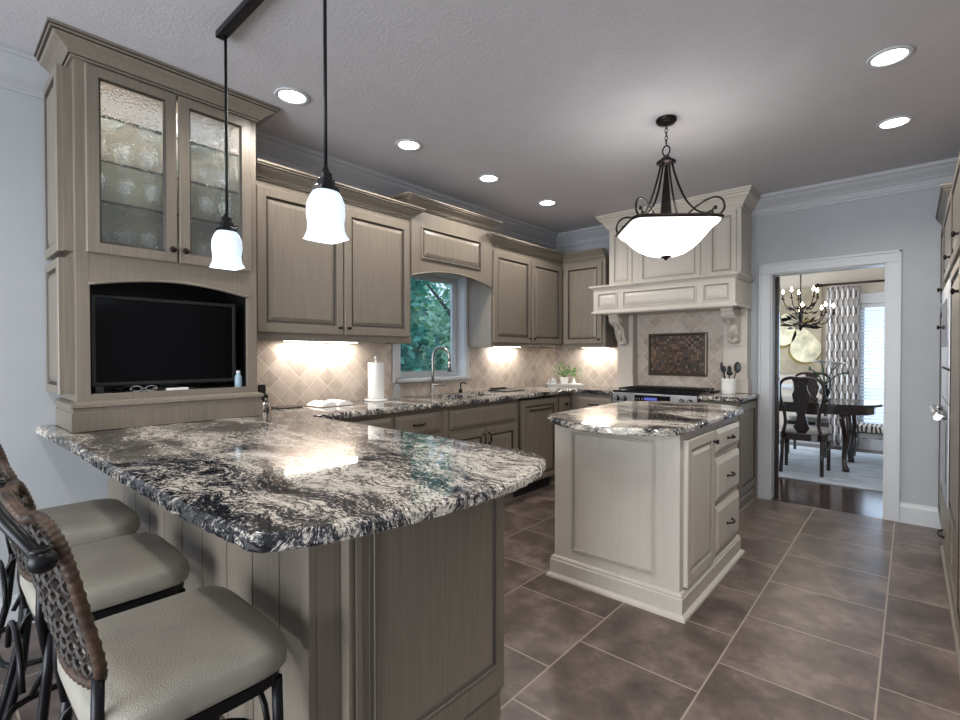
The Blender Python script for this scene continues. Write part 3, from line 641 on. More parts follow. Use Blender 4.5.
# ---- base cabinets along the window wall (front X=-2.66)
def base(name, label, y0, y1, fronts, xb=-3.25):
    T = Thing(name, label, 'cabinet', (-2.95, (y0+y1)/2, 0)); xf = -2.68
    bm = bmesh.new()
    if name == 'sink_cabinet': box(bm, xb, xf, y0, y1, .10, .70); box(bm, xf-.03, xf, y0, y1, .70, .921); box(bm, xb, xf-.03, y0, y0+.03, .70, .921); box(bm, xb, xf-.03, y1-.03, y1, .70, .921)
    else: box(bm, xb, xf, y0, y1, .10, .921)
    box(bm, xb, xf-.06, y0, y1, 0, .10); T.part('cabinet_body', bm, WM)
    for f in fronts:
        k, a0, a1, z0, z1 = f[:5]
        if k == 'drawer':
            p = T.part('drawer', drawer_bm((xf, a0, z0), Y, Z, X, a1-a0, z1-z0, .022), WM)
            if len(f) < 6: handle(T, p, (xf+.022, (a0+a1)/2, (z0+z1)/2), Y, X)
        elif k == 'blank': T.part('false_drawer_front', drawer_bm((xf, a0, z0), Y, Z, X, a1-a0, z1-z0, .022), WM)
        else:
            p = T.part('door', door_bm((xf, a0, z0), Y, Z, X, a1-a0, z1-z0, .022, .055), WM); ky = a1-.03 if f[5] > 0 else a0+.03
            handle(T, p, (xf+.022, ky, z1-.08), Z, X, .09)
    return T
base('base_cabinet', 'taupe drawer base cabinet left of the sink cabinet, nearest the bar', 1.48, 2.56,
     [('drawer', 1.56, 2.075, .74, .89), ('drawer', 2.10, 2.52, .74, .89), ('drawer', 2.10, 2.52, .44, .72), ('drawer', 2.10, 2.52, .13, .42), ('drawer', 1.56, 2.075, .44, .72), ('drawer', 1.56, 2.075, .13, .42)])
base('sink_cabinet', 'taupe sink base cabinet with a wide blank drawer front over two doors', 2.565, 3.50,
     [('blank', 2.62, 3.45, .73, .89), ('door', 2.62, 3.03, .13, .70, 1), ('door', 3.04, 3.45, .13, .70, -1)])
T = Thing('dishwasher', 'panel fronted dishwasher with a dark bar handle right of the sink cabinet', 'dishwasher', (-2.95, 3.82, 0))
bm = bmesh.new(); box(bm, -3.25, -2.69, 3.51, 4.12, .11, .918); T.part('tub', bm, BLKPLAST)
box_ = BX(-3.2, -2.76, 3.52, 4.11, .0, .105); T.part('toe_kick', box_, BLKPLAST)
p = T.part('door', door_bm((-2.688, 3.525, .13), Y, Z, X, .585, .765, .03, .06), WM); handle(T, p, (-2.658, 3.82, .80), Y, X, .34, BRONZE)
T = base('corner_base_cabinet', 'narrow taupe base cabinet in the corner with one knobbed drawer', 4.125, YW-.02, [('drawer', 4.15, 4.36, .74, .89, 0)])
for ch in T.o.children:
    if ch.name.startswith('drawer'): knob(T, ch, (-2.658, 4.255, .815), X, .017)
def base_y(name, label, x0, x1, fronts, side=False):
    T = Thing(name, label, 'cabinet', ((x0+x1)/2, 4.7, 0)); yf = 4.40
    bm = bmesh.new(); box(bm, x0, x1, yf, YW-.002, .10, .921, .001); box(bm, x0, x1, yf+(0 if side else .06), YW-.002, 0, .10)
    T.part('cabinet_body', bm, WM)
    for a0, a1, z0, z1 in fronts:
        p = T.part('drawer', drawer_bm((a0, yf, z0), X, Z, -Y, a1-a0, z1-z0, .022), WM); handle(T, p, ((a0+a1)/2, yf-.022, (z0+z1)/2), X, -Y)
    return T
base_y('base_cabinet', 'taupe drawer base cabinet left of the range', -2.675, -2.185, [(-2.60, -2.21, .74, .89), (-2.60, -2.21, .44, .72), (-2.60, -2.21, .13, .42)])
T = base_y('base_cabinet', 'narrow taupe base cabinet between the range and the doorway', -1.385, -1.085, [(-1.37, -1.12, .74, .89), (-1.37, -1.12, .13, .72)], True)
T.part('side_panel', door_bm((-1.085, 4.42, .13), Y, Z, X, .56, .77, .016, .07, False), WM)
T.part('base_moulding', SW([(-1.385, 4.40), (-1.085, 4.40), (-1.085, YW-.03)], [(0, 0), (.028, 0), (.026, .012), (.014, .02), (.012, .085), (.006, .095), (0, .10)]), WM)

# ---- sink, tap and counter things
T = Thing('kitchen_sink', 'dark double bowl undermount sink below the window', 'sink', (-2.945, 3.06, .72))
for s in SINKS:
    bm = bmesh.new(); o = rrect(*s, .05); rows = []
    for ins, z in ((-.006, .921), (-.004, .76), (.03, .735)):
        cx, cy = (s[0]+s[1])/2, (s[2]+s[3])/2
        rows.append([bm.verts.new((cx+(x-cx)*(1-ins*4), cy+(y-cy)*(1-ins*4), z)) for x, y in o])
    for a_, b_ in zip(rows, rows[1:]):
        for i in range(len(o)): f = bm.faces.new([a_[i], a_[(i+1) % len(o)], b_[(i+1) % len(o)], b_[i]]); f.smooth = True
    bm.faces.new(rows[-1]); T.part('basin', bm, SILVERBAG)
T = Thing('kitchen_faucet', 'tall brushed gooseneck faucet standing behind the sink', 'faucet', (-3.19, 2.93, .96))
fx, fy = -3.19, 2.93; dirv = Vector((.97, .24, 0))
T.part('base_collar', LT([(.034, 0), (.034, .008), (.024, .016), (.022, .09), (.016, .10), (0, .10)], (fx, fy, .96)), NICKEL)
g = [Vector((fx, fy, 1.05)), Vector((fx, fy, 1.15)), Vector((fx, fy, 1.28))]+[Vector((fx, fy, 1.29))+dirv*(.085-.085*math.cos(a_*PI/10))+Z*(.085*math.sin(a_*PI/10)) for a_ in range(1, 11)]+[Vector((fx, fy, 1.25))+dirv*.17]
T.part('gooseneck', TB(g, .0125, n=12), NICKEL); e_ = g[-1]; T.part('spray_head', TB([e_+Z*.005, e_-Z*.03, e_-Z*.085], [.014, .017, .019], n=12), NICKEL)
T.part('lever', TB([(fx, fy+.01, 1.035), (fx+.02, fy+.05, 1.045), (fx+.05, fy+.12, 1.05)], [.008, .007, .009], n=8), NICKEL)
def dispenser(p, label, m, h=.10, name='soap_dispenser'):
    T = Thing(name, label, 'dispenser', p)
    T.part('bottle_body', LT([(.028, 0), (.030, .004), (.030, h), (.014, h+.018), (.012, h+.022), (0, h+.022)], p, n=16), m)
    T.part('pump', TB([(p[0], p[1], p[2]+h+.02), (p[0], p[1], p[2]+h+.06), (p[0]+.02, p[1], p[2]+h+.065), (p[0]+.04, p[1], p[2]+h+.055)], .005, n=8), NICKEL)
dispenser((-3.15, 2.50, .9605), 'clear pump soap bottle left of the sink', mat('clear soap', (.75, .82, .86), .1, trans=.8))
T = Thing('soap_dispenser', 'small dark pump dispenser right of the faucet', 'dispenser', (-3.19, 3.28, .96))
T.part('base_collar', LT([(.02, 0), (.018, .03), (.008, .034), (0, .034)], (-3.19, 3.28, .9605), n=14), BRONZE); T.part('pump', TB([(-3.19, 3.28, .99), (-3.19, 3.28, 1.045), (-3.16, 3.29, 1.055), (-3.13, 3.30, 1.04)], .006, n=8), BRONZE)
T = Thing('paper_towel_holder', 'white paper towel holder standing on the worktop left of the window', 'holder', (-3.11, 2.27, .96))
T.part('base', LT([(.088, 0), (.09, .006), (.085, .014), (.02, .018), (0, .018)], (-3.11, 2.27, .9605)), TRIMW); bm = TB([(-3.11, 2.27, .975), (-3.11, 2.27, 1.275)], .008); ball(bm, (-3.11, 2.27, 1.285), .016); T.part('spindle', bm, TRIMW)
T = Thing('paper_towel_roll', 'white roll of paper towel on its upright holder', 'paper towel', (-3.11, 2.27, .98))
T.part('roll', LT([(.016, .0), (.06, .0), (.061, .004), (.061, .268), (.06, .272), (.016, .272), (.016, 0)], (-3.11, 2.27, .98), cap=False), PAPER)
T = Thing('open_book', 'open book lying on the worktop under the left wall cabinet', 'book', (-3.08, 1.86, .96))
bm = bmesh.new()
for s in (-1, 1):
    pts = [(0, .006)]+[(s*.13*k/8, .006+.028*math.sin(PI*min(1, k/8*.9+.1))) for k in range(1, 9)]+[(s*.13, .004), (0, .004)]
    prism(bm, pts, lambda u, v, d: (d, 1.86+u, .96+v), -3.17, -2.98)
T.part('pages', bm, PAPER); T.part('cover', BX(-3.178, -2.972, 1.722, 1.998, .9603, .9638), BROWNB)
solo('tablet', BX(-3.22, -3.08, 1.50, 1.66, .9605, .969, .003), BLKGLASS, 'dark tablet lying flat against the tiles beside the bottle', 'tablet')
T = Thing('oil_bottle', 'clear glass bottle at the right foot of the display cabinet', 'bottle', (-2.93, 1.345, .96))
T.part('bottle_body', LT([(.024, 0), (.026, .006), (.026, .045), (.014, .065), (.010, .075), (.009, .095), (0, .095)], (-2.93, 1.345, .9605), n=18), GLASS); T.part('stopper', LT([(.010, .096), (.012, .11), (.0, .118)], (-2.93, 1.345, .9605), n=12), BLACK)
bm = BX(-3.14, -3.09, 1.375, 1.43, .9605, 1.0, .005); T = Thing('cordless_phone', 'black cordless phone upright in its base behind the glass bottle', 'phone', (-3.11, 1.40, .96)); T.part('charging_base', bm, BLKPLAST); T.part('handset', BX(-3.13, -3.105, 1.38, 1.425, 1.0, 1.125, .008), BLKPLAST)
b_ = BX(-3.2, -2.98, 1.301, 1.313, .9605, 1.22, .004); solo('cutting_board', b_, BROWNB, 'brown wooden cutting board leaning against the display cabinet side', 'board')
bm = bmesh.new(); box(bm, -3.15, -2.92, 3.62, 3.92, .9605, .969, .003); solo('cutting_mat', bm, BLKPLAST, 'flat black mat on the worktop right of the sink', 'mat')
solo('knife_sharpener', BX(-3.16, -3.11, 3.66, 3.86, .97, .985, .004), BRONZE, 'narrow bronze coloured bar lying on the black mat', 'tool')
T = Thing('serving_tray', 'white rectangular tray in the corner of the worktop', 'tray', (-2.99, 4.76, .96))
TR = Matrix.Translation((-2.99, 4.76, .9605)) @ Matrix.Rotation(math.radians(42), 4, 'Z')
bm = bmesh.new(); a_, z_ = rings(bm, (-.21, -.08, 0), X, Y, Z, .42, .16, [(0.02, 0, 0), (0, .022, 0), (.006, .022, 0), (.024, .006, 0)]); bm.faces.new(z_); bm.faces.new(a_[::-1]); bm.transform(TR); T.part('dish', bm, WHITE)
def onT(x, y, z=.0075): return TR @ Vector((x, y, z))
c = onT(0.0, 0); T = Thing('potted_plant', 'leafy green plant in a white square pot in the middle of the tray', 'plant', c)
T.part('pot', LT([(.042, 0), (.052, .085), (.055, .09), (.05, .09), (.044, .08), (0, .078)], c, n=16), WHITE)
bm = bmesh.new(); rng = random.Random(5)
for k in range(58):
    a_ = rng.random()*2*PI; el = rng.uniform(.25, 1.35); L_ = rng.uniform(.05, .17); b0 = Vector(c)+Z*.08; tip = b0+Vector((math.cos(a_)*math.cos(el), math.sin(a_)*math.cos(el)*.9, math.sin(el)))*L_
    if k % 3 == 0: tube(bm, [b0, b0.lerp(tip, .6)+Z*.01, tip], .0015, n=5)
    s = rng.uniform(.014, .026); n1 = Vector((rng.uniform(-1, 1), rng.uniform(-1, 1), rng.uniform(-.4, 1))).normalized(); d1 = (tip-b0).normalized(); w = d1.cross(n1).normalized()
    vs = [bm.verts.new(p) for p in (tip-d1*s, tip+w*s*.5-d1*s*.1+n1*.003, tip+d1*s*1.1, tip-w*s*.5-d1*s*.1+n1*.003)]; bm.faces.new(vs)
T.part('foliage', bm, GREENLEAF)
c = onT(.11, 0); T = Thing('trailing_plant', 'small bottle sprig with green leaves at the right of the tray', 'plant', c)
T.part('bud_vase', LT([(.028, 0), (.032, .01), (.012, .06), (.008, .085), (0, .085)], c, n=16), WHITE)
bm = bmesh.new()
for k in range(14):
    a_ = rng.random()*2*PI; tip = Vector(c)+Vector((.03+.05*math.cos(a_), .02+.035*math.sin(a_), rng.uniform(.10, .18))); s = rng.uniform(.012, .022); d1 = Vector((math.cos(a_), math.sin(a_), .5)).normalized(); w = d1.cross(Vector((.3, -.8, .5))).normalized()
    bm.faces.new([bm.verts.new(p) for p in (tip-d1*s, tip+w*s*.5, tip+d1*s, tip-w*s*.5)])
tube(bm, [Vector(c)+Z*.07, Vector(c)+Vector((.03, .02, .14))], .0018, n=5); T.part('sprig', bm, GREENLEAF)
c = onT(-.12, 0); T = Thing('ceramic_pitcher', 'small white pitcher with dark marks at the left of the tray', 'pitcher', c)
pb_ = T.part('body', LT([(.025, 0), (.036, .012), (.038, .035), (.026, .058), (.024, .068), (.028, .078), (.024, .076), (0, .06)], c, n=18), WHITE)
h0 = Vector(c); T.part('handle', TB([h0+Vector((-.026, -.026, .065)), h0+Vector((-.045, -.04, .055)), h0+Vector((-.042, -.036, .03)), h0+Vector((-.027, -.022, .02))], .004, n=6), WHITE)
bm = bmesh.new(); [ball(bm, h0+Vector(v), .006, 8) for v in ((.02, -.031, .03), (.008, -.037, .042), (.03, -.02, .045))]; T.part('painted_mark', bm, BLKPLAST)
# utensil crock
c = Vector((-1.23, 4.68, .9605)); T = Thing('utensil_crock', 'white crock holding dark utensils on the worktop beside the range', 'crock', c)
T.part('jar', LT([(.055, 0), (.06, .006), (.062, .06), (.064, .13), (.067, .14), (.060, .14), (.056, .13), (.054, .012), (0, .01)], c, n=22), WHITE)
UT = [('spatula', (.07, .0, .24), 'black slotted spatula leaning right in the crock', (.03, .006, .05)), ('cooking_spoon', (-.045, .01, .22), 'black cooking spoon leaning left in the crock', (.022, .008, .032)), ('ladle', (.02, -.055, .19), 'black ladle leaning forward in the crock', (.028, .02, .022)), ('whisk', (-.01, .05, .22), 'dark whisk standing at the back of the crock', (.018, .018, .035)), ('turner', (-.055, -.02, .25), 'thin dark turner at the far left of the crock', (.012, .005, .04))]
for nme, tp, lb, sc_ in UT:
    tp = Vector(tp); T = Thing(nme, lb, 'utensil', c+Z*.012)
    T.part('shaft', TB([c+Vector((tp.x*.15, tp.y*.15, .014)), c+tp*.95], .005, n=6), BLKPLAST); T.part('head', BALL(c+tp, 1, n=10, sc=sc_), BLKPLAST)

# ---- range
T = Thing('range_cooker', 'stainless range with black cooktop grates and a dark display strip', 'range', (-1.78, 4.65, 0))
x0, x1, yf = -2.175, -1.392, 4.35
T.part('oven_body', BX(x0, x1, yf+.03, YW-.03, .03, .925, .002), STEEL)
bm = bmesh.new(); box(bm, x0, x1, yf-.02, yf+.03, .845, .955, .006); T.part('control_panel', bm, STEEL)
T.part('cooktop', BX(x0-.003, x1+.003, yf-.01, YW-.03, .955, .975, .004), BLKGLASS)
dp = T.part('display', BX(-1.955, -1.62, yf-.023, yf-.019, .862, .94, .001), BLKGLASS)
T.part('readout', BX(-1.86, -1.74, yf-.0245, yf-.0232, .895, .920), mat('blue lit readout', (.05, .05, .3), .4, emit=(.25, .3, 1), estr=.25), dp)
bm = bmesh.new()
for k in range(3):
    for j in range(2): box(bm, -1.94+.028*k, -1.93+.028*k, yf-.0245, yf-.0232, .872+.03*j, .876+.03*j)
    box(bm, -1.70+.024*k, -1.69+.024*k, yf-.0245, yf-.0232, .878, .883)
T.part('button_marks', bm, PAPER, dp)
for kx in (-2.125, -2.055, -1.52, -1.45):
    k_ = T.part('knob', LT([(.026, 0), (.026, -.004), (.02, -.006), (.02, -.026), (.017, -.03), (0, -.03)], (kx, yf-.02, .90), n=18, axis='Y'), BLKPLAST); 
    T.part('knob_cap', BX(kx-.004, kx+.004, yf-.058, yf-.049, .883, .917, .002), STEEL, k_)
for gx in (x0+.14, (x0+x1)/2, x1-.14):
    bm = bmesh.new()
    for k in range(-2, 3): tube(bm, [(gx+k*.05, yf+.05, .992), (gx+k*.05, YW-.09, .992)], .006, n=6)
    for yy in (yf+.05, yf+.22, yf+.39, YW-.09): tube(bm, [(gx-.115, yy, .988), (gx+.115, yy, .988)], .006, n=6)
    for a_ in (-.1, .1):
        for b_ in (yf+.06, YW-.10): tube(bm, [(gx+a_, b_, .974), (gx+a_, b_, .99)], .007, n=6)
    T.part('grate', bm, BLACK)
T.part('oven_door', BX(x0+.004, x1-.004, yf-.012, yf+.029, .20, .835, .006), STEEL)
bm = TB([(x0+.07, yf-.055, .79), (x1-.07, yf-.055, .79)], .011, n=10); [tube(bm, [(q, yf-.01, .79), (q, yf-.055, .79)], .008, n=8) for q in (x0+.09, x1-.09)]; T.part('door_handle', bm, STEEL)

# ---- hood
T = Thing('range_hood', 'large pale grey panelled mantel hood on carved corbels above the range', 'hood', (-1.78, 4.8, .96))
hx0_, hx1_, hf = -2.385, -1.13, 4.66
bm = BX(hx0_, hx1_, hf, YW-.001, 1.99, ZC-.003, .002); T.part('chimney_box', bm, CM)
T.part('crown_moulding', SW([(hx0_, YW-.005), (hx0_, hf), (hx1_, hf), (hx1_, YW-.005)], crown_prof(2.60, ZC-.001, .10), dark=(2, 8, 10)), CM)
for a0, a1 in ((-2.365, -2.13), (-2.06, -1.47), (-1.41, -1.165)): T.part('raised_panel', door_bm((a0, hf, 2.015), X, Z, -Y, a1-a0, .565, .016, .045), CM)
mx0, mx1, mf = -2.455, -1.125, 4.46
bm = bmesh.new(); box(bm, mx0, mx1, mf, hf-.002, 1.735, 1.975, .002); box(bm, hx0_, mx1, hf-.002, YW-.003, 1.736, 1.975); box(bm, mx0+.02, mx1-.02, mf+.02, hf-.01, 1.72, 1.736)
T.part('mantel', bm, CM)
for a0, a1 in ((-2.41, -2.19), (-2.14, -1.44), (-1.39, -1.165)): T.part('mantel_panel', door_bm((a0, mf, 1.775), X, Z, -Y, a1-a0, .155, .010, .014), CM)
T.part('mantel_shelf', SW([(mx0, hf-.004), (mx0, mf), (mx1, mf), (mx1, YW-.04)], [(0, 1.965), (.010, 1.965), (.016, 1.975), (.03, 1.985), (.036, 1.99), (.036, 2.003), (-.03, 2.006), (-.03, 1.965)]), CM)
T.part('lower_bead', SW([(mx0, hf-.004), (mx0, mf), (mx1, mf), (mx1, YW-.04)], [(0, 1.725), (.016, 1.725), (.018, 1.735), (.010, 1.745), (0, 1.75)]), CM)
for x0_, x1_ in ((-2.398, -2.225), (-1.33, -1.13)):
    bm = bmesh.new(); box(bm, x0_, x1_, 4.88, YW-.001, .962, 1.735, .002); box(bm, x0_-.0, x1_+.012, 4.866, YW-.001, .962, 1.09, .003)
    pil = T.part('pilaster', bm, CM)
    xm = (x0_+x1_)/2
    bm = BX(x0_+.015, x1_-.015, 4.868, 4.88, 1.39, 1.725, .003)
    cpts = [(4.868, 1.722), (4.60, 1.722), (4.60, 1.70), (4.615, 1.69), (4.61, 1.665), (4.63, 1.635), (4.67, 1.615), (4.715, 1.60), (4.74, 1.575), (4.75, 1.535), (4.765, 1.50), (4.79, 1.47), (4.80, 1.45), (4.815, 1.435), (4.845, 1.42), (4.868, 1.425)]
    prism(bm, cpts, lambda u, v, d: (d, u, v), xm-.05, xm+.05)
    for sgn in (-1, 1):
        tube(bm, [(xm+sgn*.052, 4.66+.03*math.cos(a_*PI/5), 1.67+.03*math.sin(a_*PI/5)) for a_ in range(10)], .008, n=6, closed=True)
    ball(bm, (xm, 4.815, 1.445), .036, 12, (1.2, 1, 1)); ball(bm, (xm, 4.64, 1.665), .03, 12, (1.5, 1, 1.1)); ball(bm, (xm, 4.75, 1.555), .028, 12, (1.3, 1, 2))
    tube(bm, [(xm, 4.62, 1.68), (xm, 4.68, 1.605), (xm, 4.735, 1.56), (xm, 4.755, 1.50), (xm, 4.80, 1.44)], .014, n=8)
    T.part('corbel', bm, CM)
T = Thing('mosaic_panel', 'framed dark bronze glass mosaic set in the tiles behind the range', 'mosaic', (-1.795, YW-.03, 1.10))
T.part('tiles', BX(-2.07, -1.52, YW-.032, YW-.021, 1.12, 1.51), MOSAIC)
T.part('frame', ringframe_bm((-2.09, YW-.022, 1.10), X, Z, -Y, .59, .43, [(0, 0, 0), (0, .012, 0), (.006, .020, 0), (.018, .022, 0), (.026, .014, 0), (.026, .0, 0)]), mat('bronze frame', srgb(92, 80, 70), .35, .5))

# ---- peninsula cabinet
T = Thing('peninsula_cabinet', 'taupe panelled peninsula cabinet carrying the bar end of the granite', 'cabinet', (-2.2, 1.02, 0))
px0, px1, py0, py1 = XW+.004, -1.117, .655, 1.375
bm = bmesh.new(); box(bm, px0, px1-.035, py0, py1, .0, .921); box(bm, px1-.035, px1, .735, py1, .105, .921, .002); box(bm, px1-.035, px1-.01, .735, py1-.01, 0, .105)
T.part('cabinet_body', bm, WM)
T.part('end_panel', ringframe_bm((px1, .79, .20), Y, Z, X, .54, .69, [(0, 0, 0), (0, .004, 0), (.004, .008, 1), (.009, .004, 0), (.014, .009, 0), (.019, .004, 1), (.022, 0, 1)]), WM)
# stool side: V-grooved boards and stiles
xs = [-3.25, -3.13, -2.93, -2.73, -2.52, -2.32, -2.11, -1.90, -1.69, -1.50, -1.33, -1.19]
bm = bmesh.new()
for a0, a1 in zip(xs, xs[1:]): box(bm, a0+.003, a1-.003, py0-.012, py0, .11, .919, .003)
for a0 in xs[1:-1]: box(bm, a0-.004, a0+.004, py0-.004, py0-.0005, .11, .919, 0, 1)
T.part('groove_boards', bm, WM)
T.part('corner_stile', BX(-1.187, px1-.036, py0-.022, py0, 0, .919, .003), WM)
bm = bmesh.new(); box(bm, -1.148, px1+.006, .722, .735, .0, .919, .003); box(bm, px1+.001, px1+.007, .745, .765, .12, .915, .002); T.part('step_post', bm, WM)
T.part('base_moulding', BX(px0, -1.187, py0-.03, py0-.001, 0, .10, .004), WM)

# ---- island
T = Thing('kitchen_island', 'pale grey kitchen island with one door and three drawers', 'island', (-1.235, 2.98, 0))
ix0, ix1, iy0, iy1 = -1.605, -.868, 2.452, 3.508
T.part('island_body', BX(ix0, ix1, iy0, iy1, 0, .921, .002), CM)
T.part('base_moulding', SW([(ix0, iy0), (ix1, iy0), (ix1, iy1), (ix0, iy1)][::1], [(0, 0), (.040, 0), (.038, .012), (.026, .022), (.020, .024), (.020, .098), (.014, .104), (.016, .112), (.010, .120), (0, .124)], closed=True), CM)
T.part('front_panel_bead', ringframe_bm((-1.49, iy0, .175), X, Z, -Y, .50, .70, [(0, 0, 0), (0, .006, 0), (.005, .010, 0), (.010, .006, 1), (.015, .010, 0), (.020, .003, 1), (.020, 0, 1)]), CM)
d = T.part('door', door_bm((ix1, 2.505, .135), Y, Z, X, .45, .745, .022, .055), CM); knob(T, d, (ix1+.022, 2.925, .82), X, .015)
for z0, z1 in ((.735, .88), (.455, .70), (.15, .425)):
    p = T.part('drawer', drawer_bm((ix1, 2.985, z0), Y, Z, X, .505, z1-z0, .024), CM); handle(T, p, (ix1+.024, 3.24, (z0+z1)/2), Y, X, .10, BLACK)

# ---- tall right-hand units
T = Thing('tall_cabinet', 'tall taupe oven housing cabinet at the right edge beside the doorway wall', 'cabinet', (.5, 4.0, 0))
tx = .20
bm = bmesh.new(); box(bm, tx-.02, .845, 2.3, 4.985, .10, 2.27, .002); box(bm, tx+.06, .845, 2.3, 4.985, 0, .10); T.part('cabinet_body', bm, WM)
T.part('crown_moulding', SW([(tx+.3, 4.10), (tx-.02, 4.10), (tx-.02, 4.985)][::-1], crown_prof(2.25, 2.35, .05), dark=(2, 8, 10)), WM)
T.part('base_moulding', SW([(tx-.02, 2.3), (tx-.02, 4.50)][::-1], [(0, 0), (.022, 0), (.02, .012), (.010, .02), (.008, .085), (0, .10)]), WM)
for y0, y1, z0, z1, kz in ((4.56, 4.96, .14, 1.66, 1.5), (4.56, 4.96, 1.70, 2.24, 1.76), (3.72, 4.53, 1.80, 2.24, 1.86), (3.02, 3.69, .44, 1.76, 1.6), (3.02, 3.69, 1.80, 2.24, 1.86), (2.32, 2.99, .14, 2.24, 1.2)):
    d = T.part('door', door_bm((tx-.02, y1, z0), -Y, Z, -X, y1-y0, z1-z0, .020, .05), WM); knob(T, d, (tx-.040, y0+.04, kz), -X, .016)
for y0, y1 in ((3.72, 4.53),):
    T2 = Thing('wall_oven', 'stainless wall oven with a thick bar handle in the tall cabinet', 'oven', (tx-.01, (y0+y1)/2, .45))
    T2.part('oven_door', BX(tx-.044, tx-.021, y0, y1, .45, 1.03, .005), STEEL); T2.part('oven_window', BX(tx-.047, tx-.0445, y0+.14, y1-.14, .56, .90, .002), BLKGLASS)
    bm = TB([(tx-.085, y0+.05, .955), (tx-.085, y1-.05, .955)], .019, n=10); [tube(bm, [(tx-.044, q, .955), (tx-.085, q, .955)], .014, n=8) for q in (y0+.08, y1-.08)]; T2.part('handle', bm, STEEL)
    T2.part('control_panel', BX(tx-.042, tx-.021, y0, y1, 1.035, 1.22, .003), STEEL)
    T3 = Thing('microwave', 'built in stainless microwave above the wall oven', 'microwave', (tx-.01, (y0+y1)/2, 1.24))
    T3.part('face', BX(tx-.044, tx-.021, y0, y1, 1.235, 1.74, .004), STEEL); T3.part('microwave_window', BX(tx-.047, tx-.0445, y0+.20, y1-.12, 1.36, 1.64, .002), BLKGLASS)
    p = T.part('drawer', drawer_bm((tx-.02, y1, .14), -Y, Z, -X, y1-y0, .27, .02), WM); handle(T, p, (tx-.040, (y0+y1)/2, .20), Y, -X, .16)

# ================================================================== LIGHT FITTINGS
def downlight(x, y, label, vis=True):
    T = Thing('recessed_light', label, 'light', (x, y, ZC-.012), 'recessed ceiling lights')
    T.part('trim_ring', LT([(.070, -.001), (.088, -.001), (.092, -.006), (.088, -.010), (.070, -.010), (.070, -.001)], (x, y, ZC), n=28, cap=False), TRIMW)
    T.part('lens', LT([(.0, -.006), (.069, -.006), (.069, -.002), (0, -.002)], (x, y, ZC), n=24), LENS)
    light('downlight_beam', 'SPOT', (x, y, ZC-.03), P_REC, (1, .95, .89), .055, spread=2.65, parent=T.o)
for k, (x, y) in enumerate(((-2.6, 1.345), (-2.6, 2.17), (-2.6, 3.0), (-2.6, 3.84))):
    downlight(x, y, 'lit recessed ceiling light in the row before the window wall, %s from the display cabinet' % ('nearest', 'second', 'third', 'farthest')[k])
downlight(-.09, 3.035, 'lit recessed ceiling light at the right, nearer of the pair by the tall cabinet')
downlight(-.09, 3.91, 'lit recessed ceiling light at the right, farther of the pair by the doorway')
for x, y in ((-.09, 2.16), (-.09, 1.29), (-.6, -.25), (-1.9, -.25)): downlight(x, y, 'recessed ceiling light above the near side of the room, out of the photograph')

# island chandelier
cx, cy = -1.14, 2.965
T = Thing('bowl_chandelier', 'black iron chandelier with a glowing square glass bowl above the island', 'chandelier', (cx, cy, ZC))
T.part('canopy', LT([(0, ZC-.001), (.062, ZC-.001), (.062, ZC-.012), (.048, ZC-.028), (.012, ZC-.036), (0, ZC-.036)], (cx, cy, 0)), BRONZE)
bm = bmesh.new(); z = ZC-.045
for k in range(5):
    a_ = k % 2; tube(bm, [(cx+(.009*math.cos(q*PI/4) if a_ else 0), cy+(0 if a_ else .009*math.cos(q*PI/4)), z+.016*math.sin(q*PI/4)) for q in range(8)], .0024, n=6, closed=True); z -= .023
T.part('chain', bm, BRONZE)
T.part('loop', TB([(cx+.022*math.cos(q*PI/8), cy, 2.553+.030*math.sin(q*PI/8)) for q in range(16)], .0045, n=8, closed=True), BRONZE)
T.part('hub_cap', LT([(0, 2.525), (.018, 2.520), (.036, 2.500), (.058, 2.485), (.058, 2.477), (.03, 2.472), (.012, 2.46), (0, 2.46)], (cx, cy, 0)), BRONZE)
sq = lambda th, i: 1/max(abs(math.cos(th-A0)), abs(math.sin(th-A0)))
# corner directions: A(-1.47,2.92) B(-1.17,2.69) C(-.84,3.03) D(-1.11,3.31)
CD = math.atan2(2.69-2.965, -1.17+1.14); A0 = CD+PI/4
T.part('centre_stem', LT([(.009, 2.47), (.012, 2.43), (.040, 2.12), (.040, 2.10), (0, 2.10)], (cx, cy, 0), n=8, smooth=False), BRONZE)
def sqr(th, k):
    c_, s_ = abs(math.cos(th-A0)), abs(math.sin(th-A0)); p = k; return 1/((c_**p+s_**p)**(1/p))
R0 = .250; KK = [9, 9, 8, 6, 4, 3, 2.4, 2, 2, 2]
bp2 = [(R0, 2.082), (R0*.95, 2.064), (R0*.84, 2.040), (R0*.77, 2.012), (R0*.71, 1.985), (R0*.61, 1.957), (R0*.46, 1.932), (R0*.29, 1.917), (R0*.12, 1.911), (.0, 1.910)]
T.part('glass_bowl', LT(bp2, (cx, cy, 0), n=64, shape=lambda th, i: sqr(th, KK[i])), BOWL, label='glowing frosted glass bowl')
rp = [Vector((cx+R0*1.01*sqr(2*PI*k/64, 10)*math.cos(2*PI*k/64), cy+R0*1.01*sqr(2*PI*k/64, 10)*math.sin(2*PI*k/64), 2.092)) for k in range(64)]
T.part('rim', TB(rp, .010, n=8, closed=True), BRONZE)
T.part('bottom_finial', LT([(0, 1.885), (.008, 1.89), (.012, 1.898), (.034, 1.908), (.034, 1.914), (0, 1.918)], (cx, cy, 0), n=16), BRONZE)
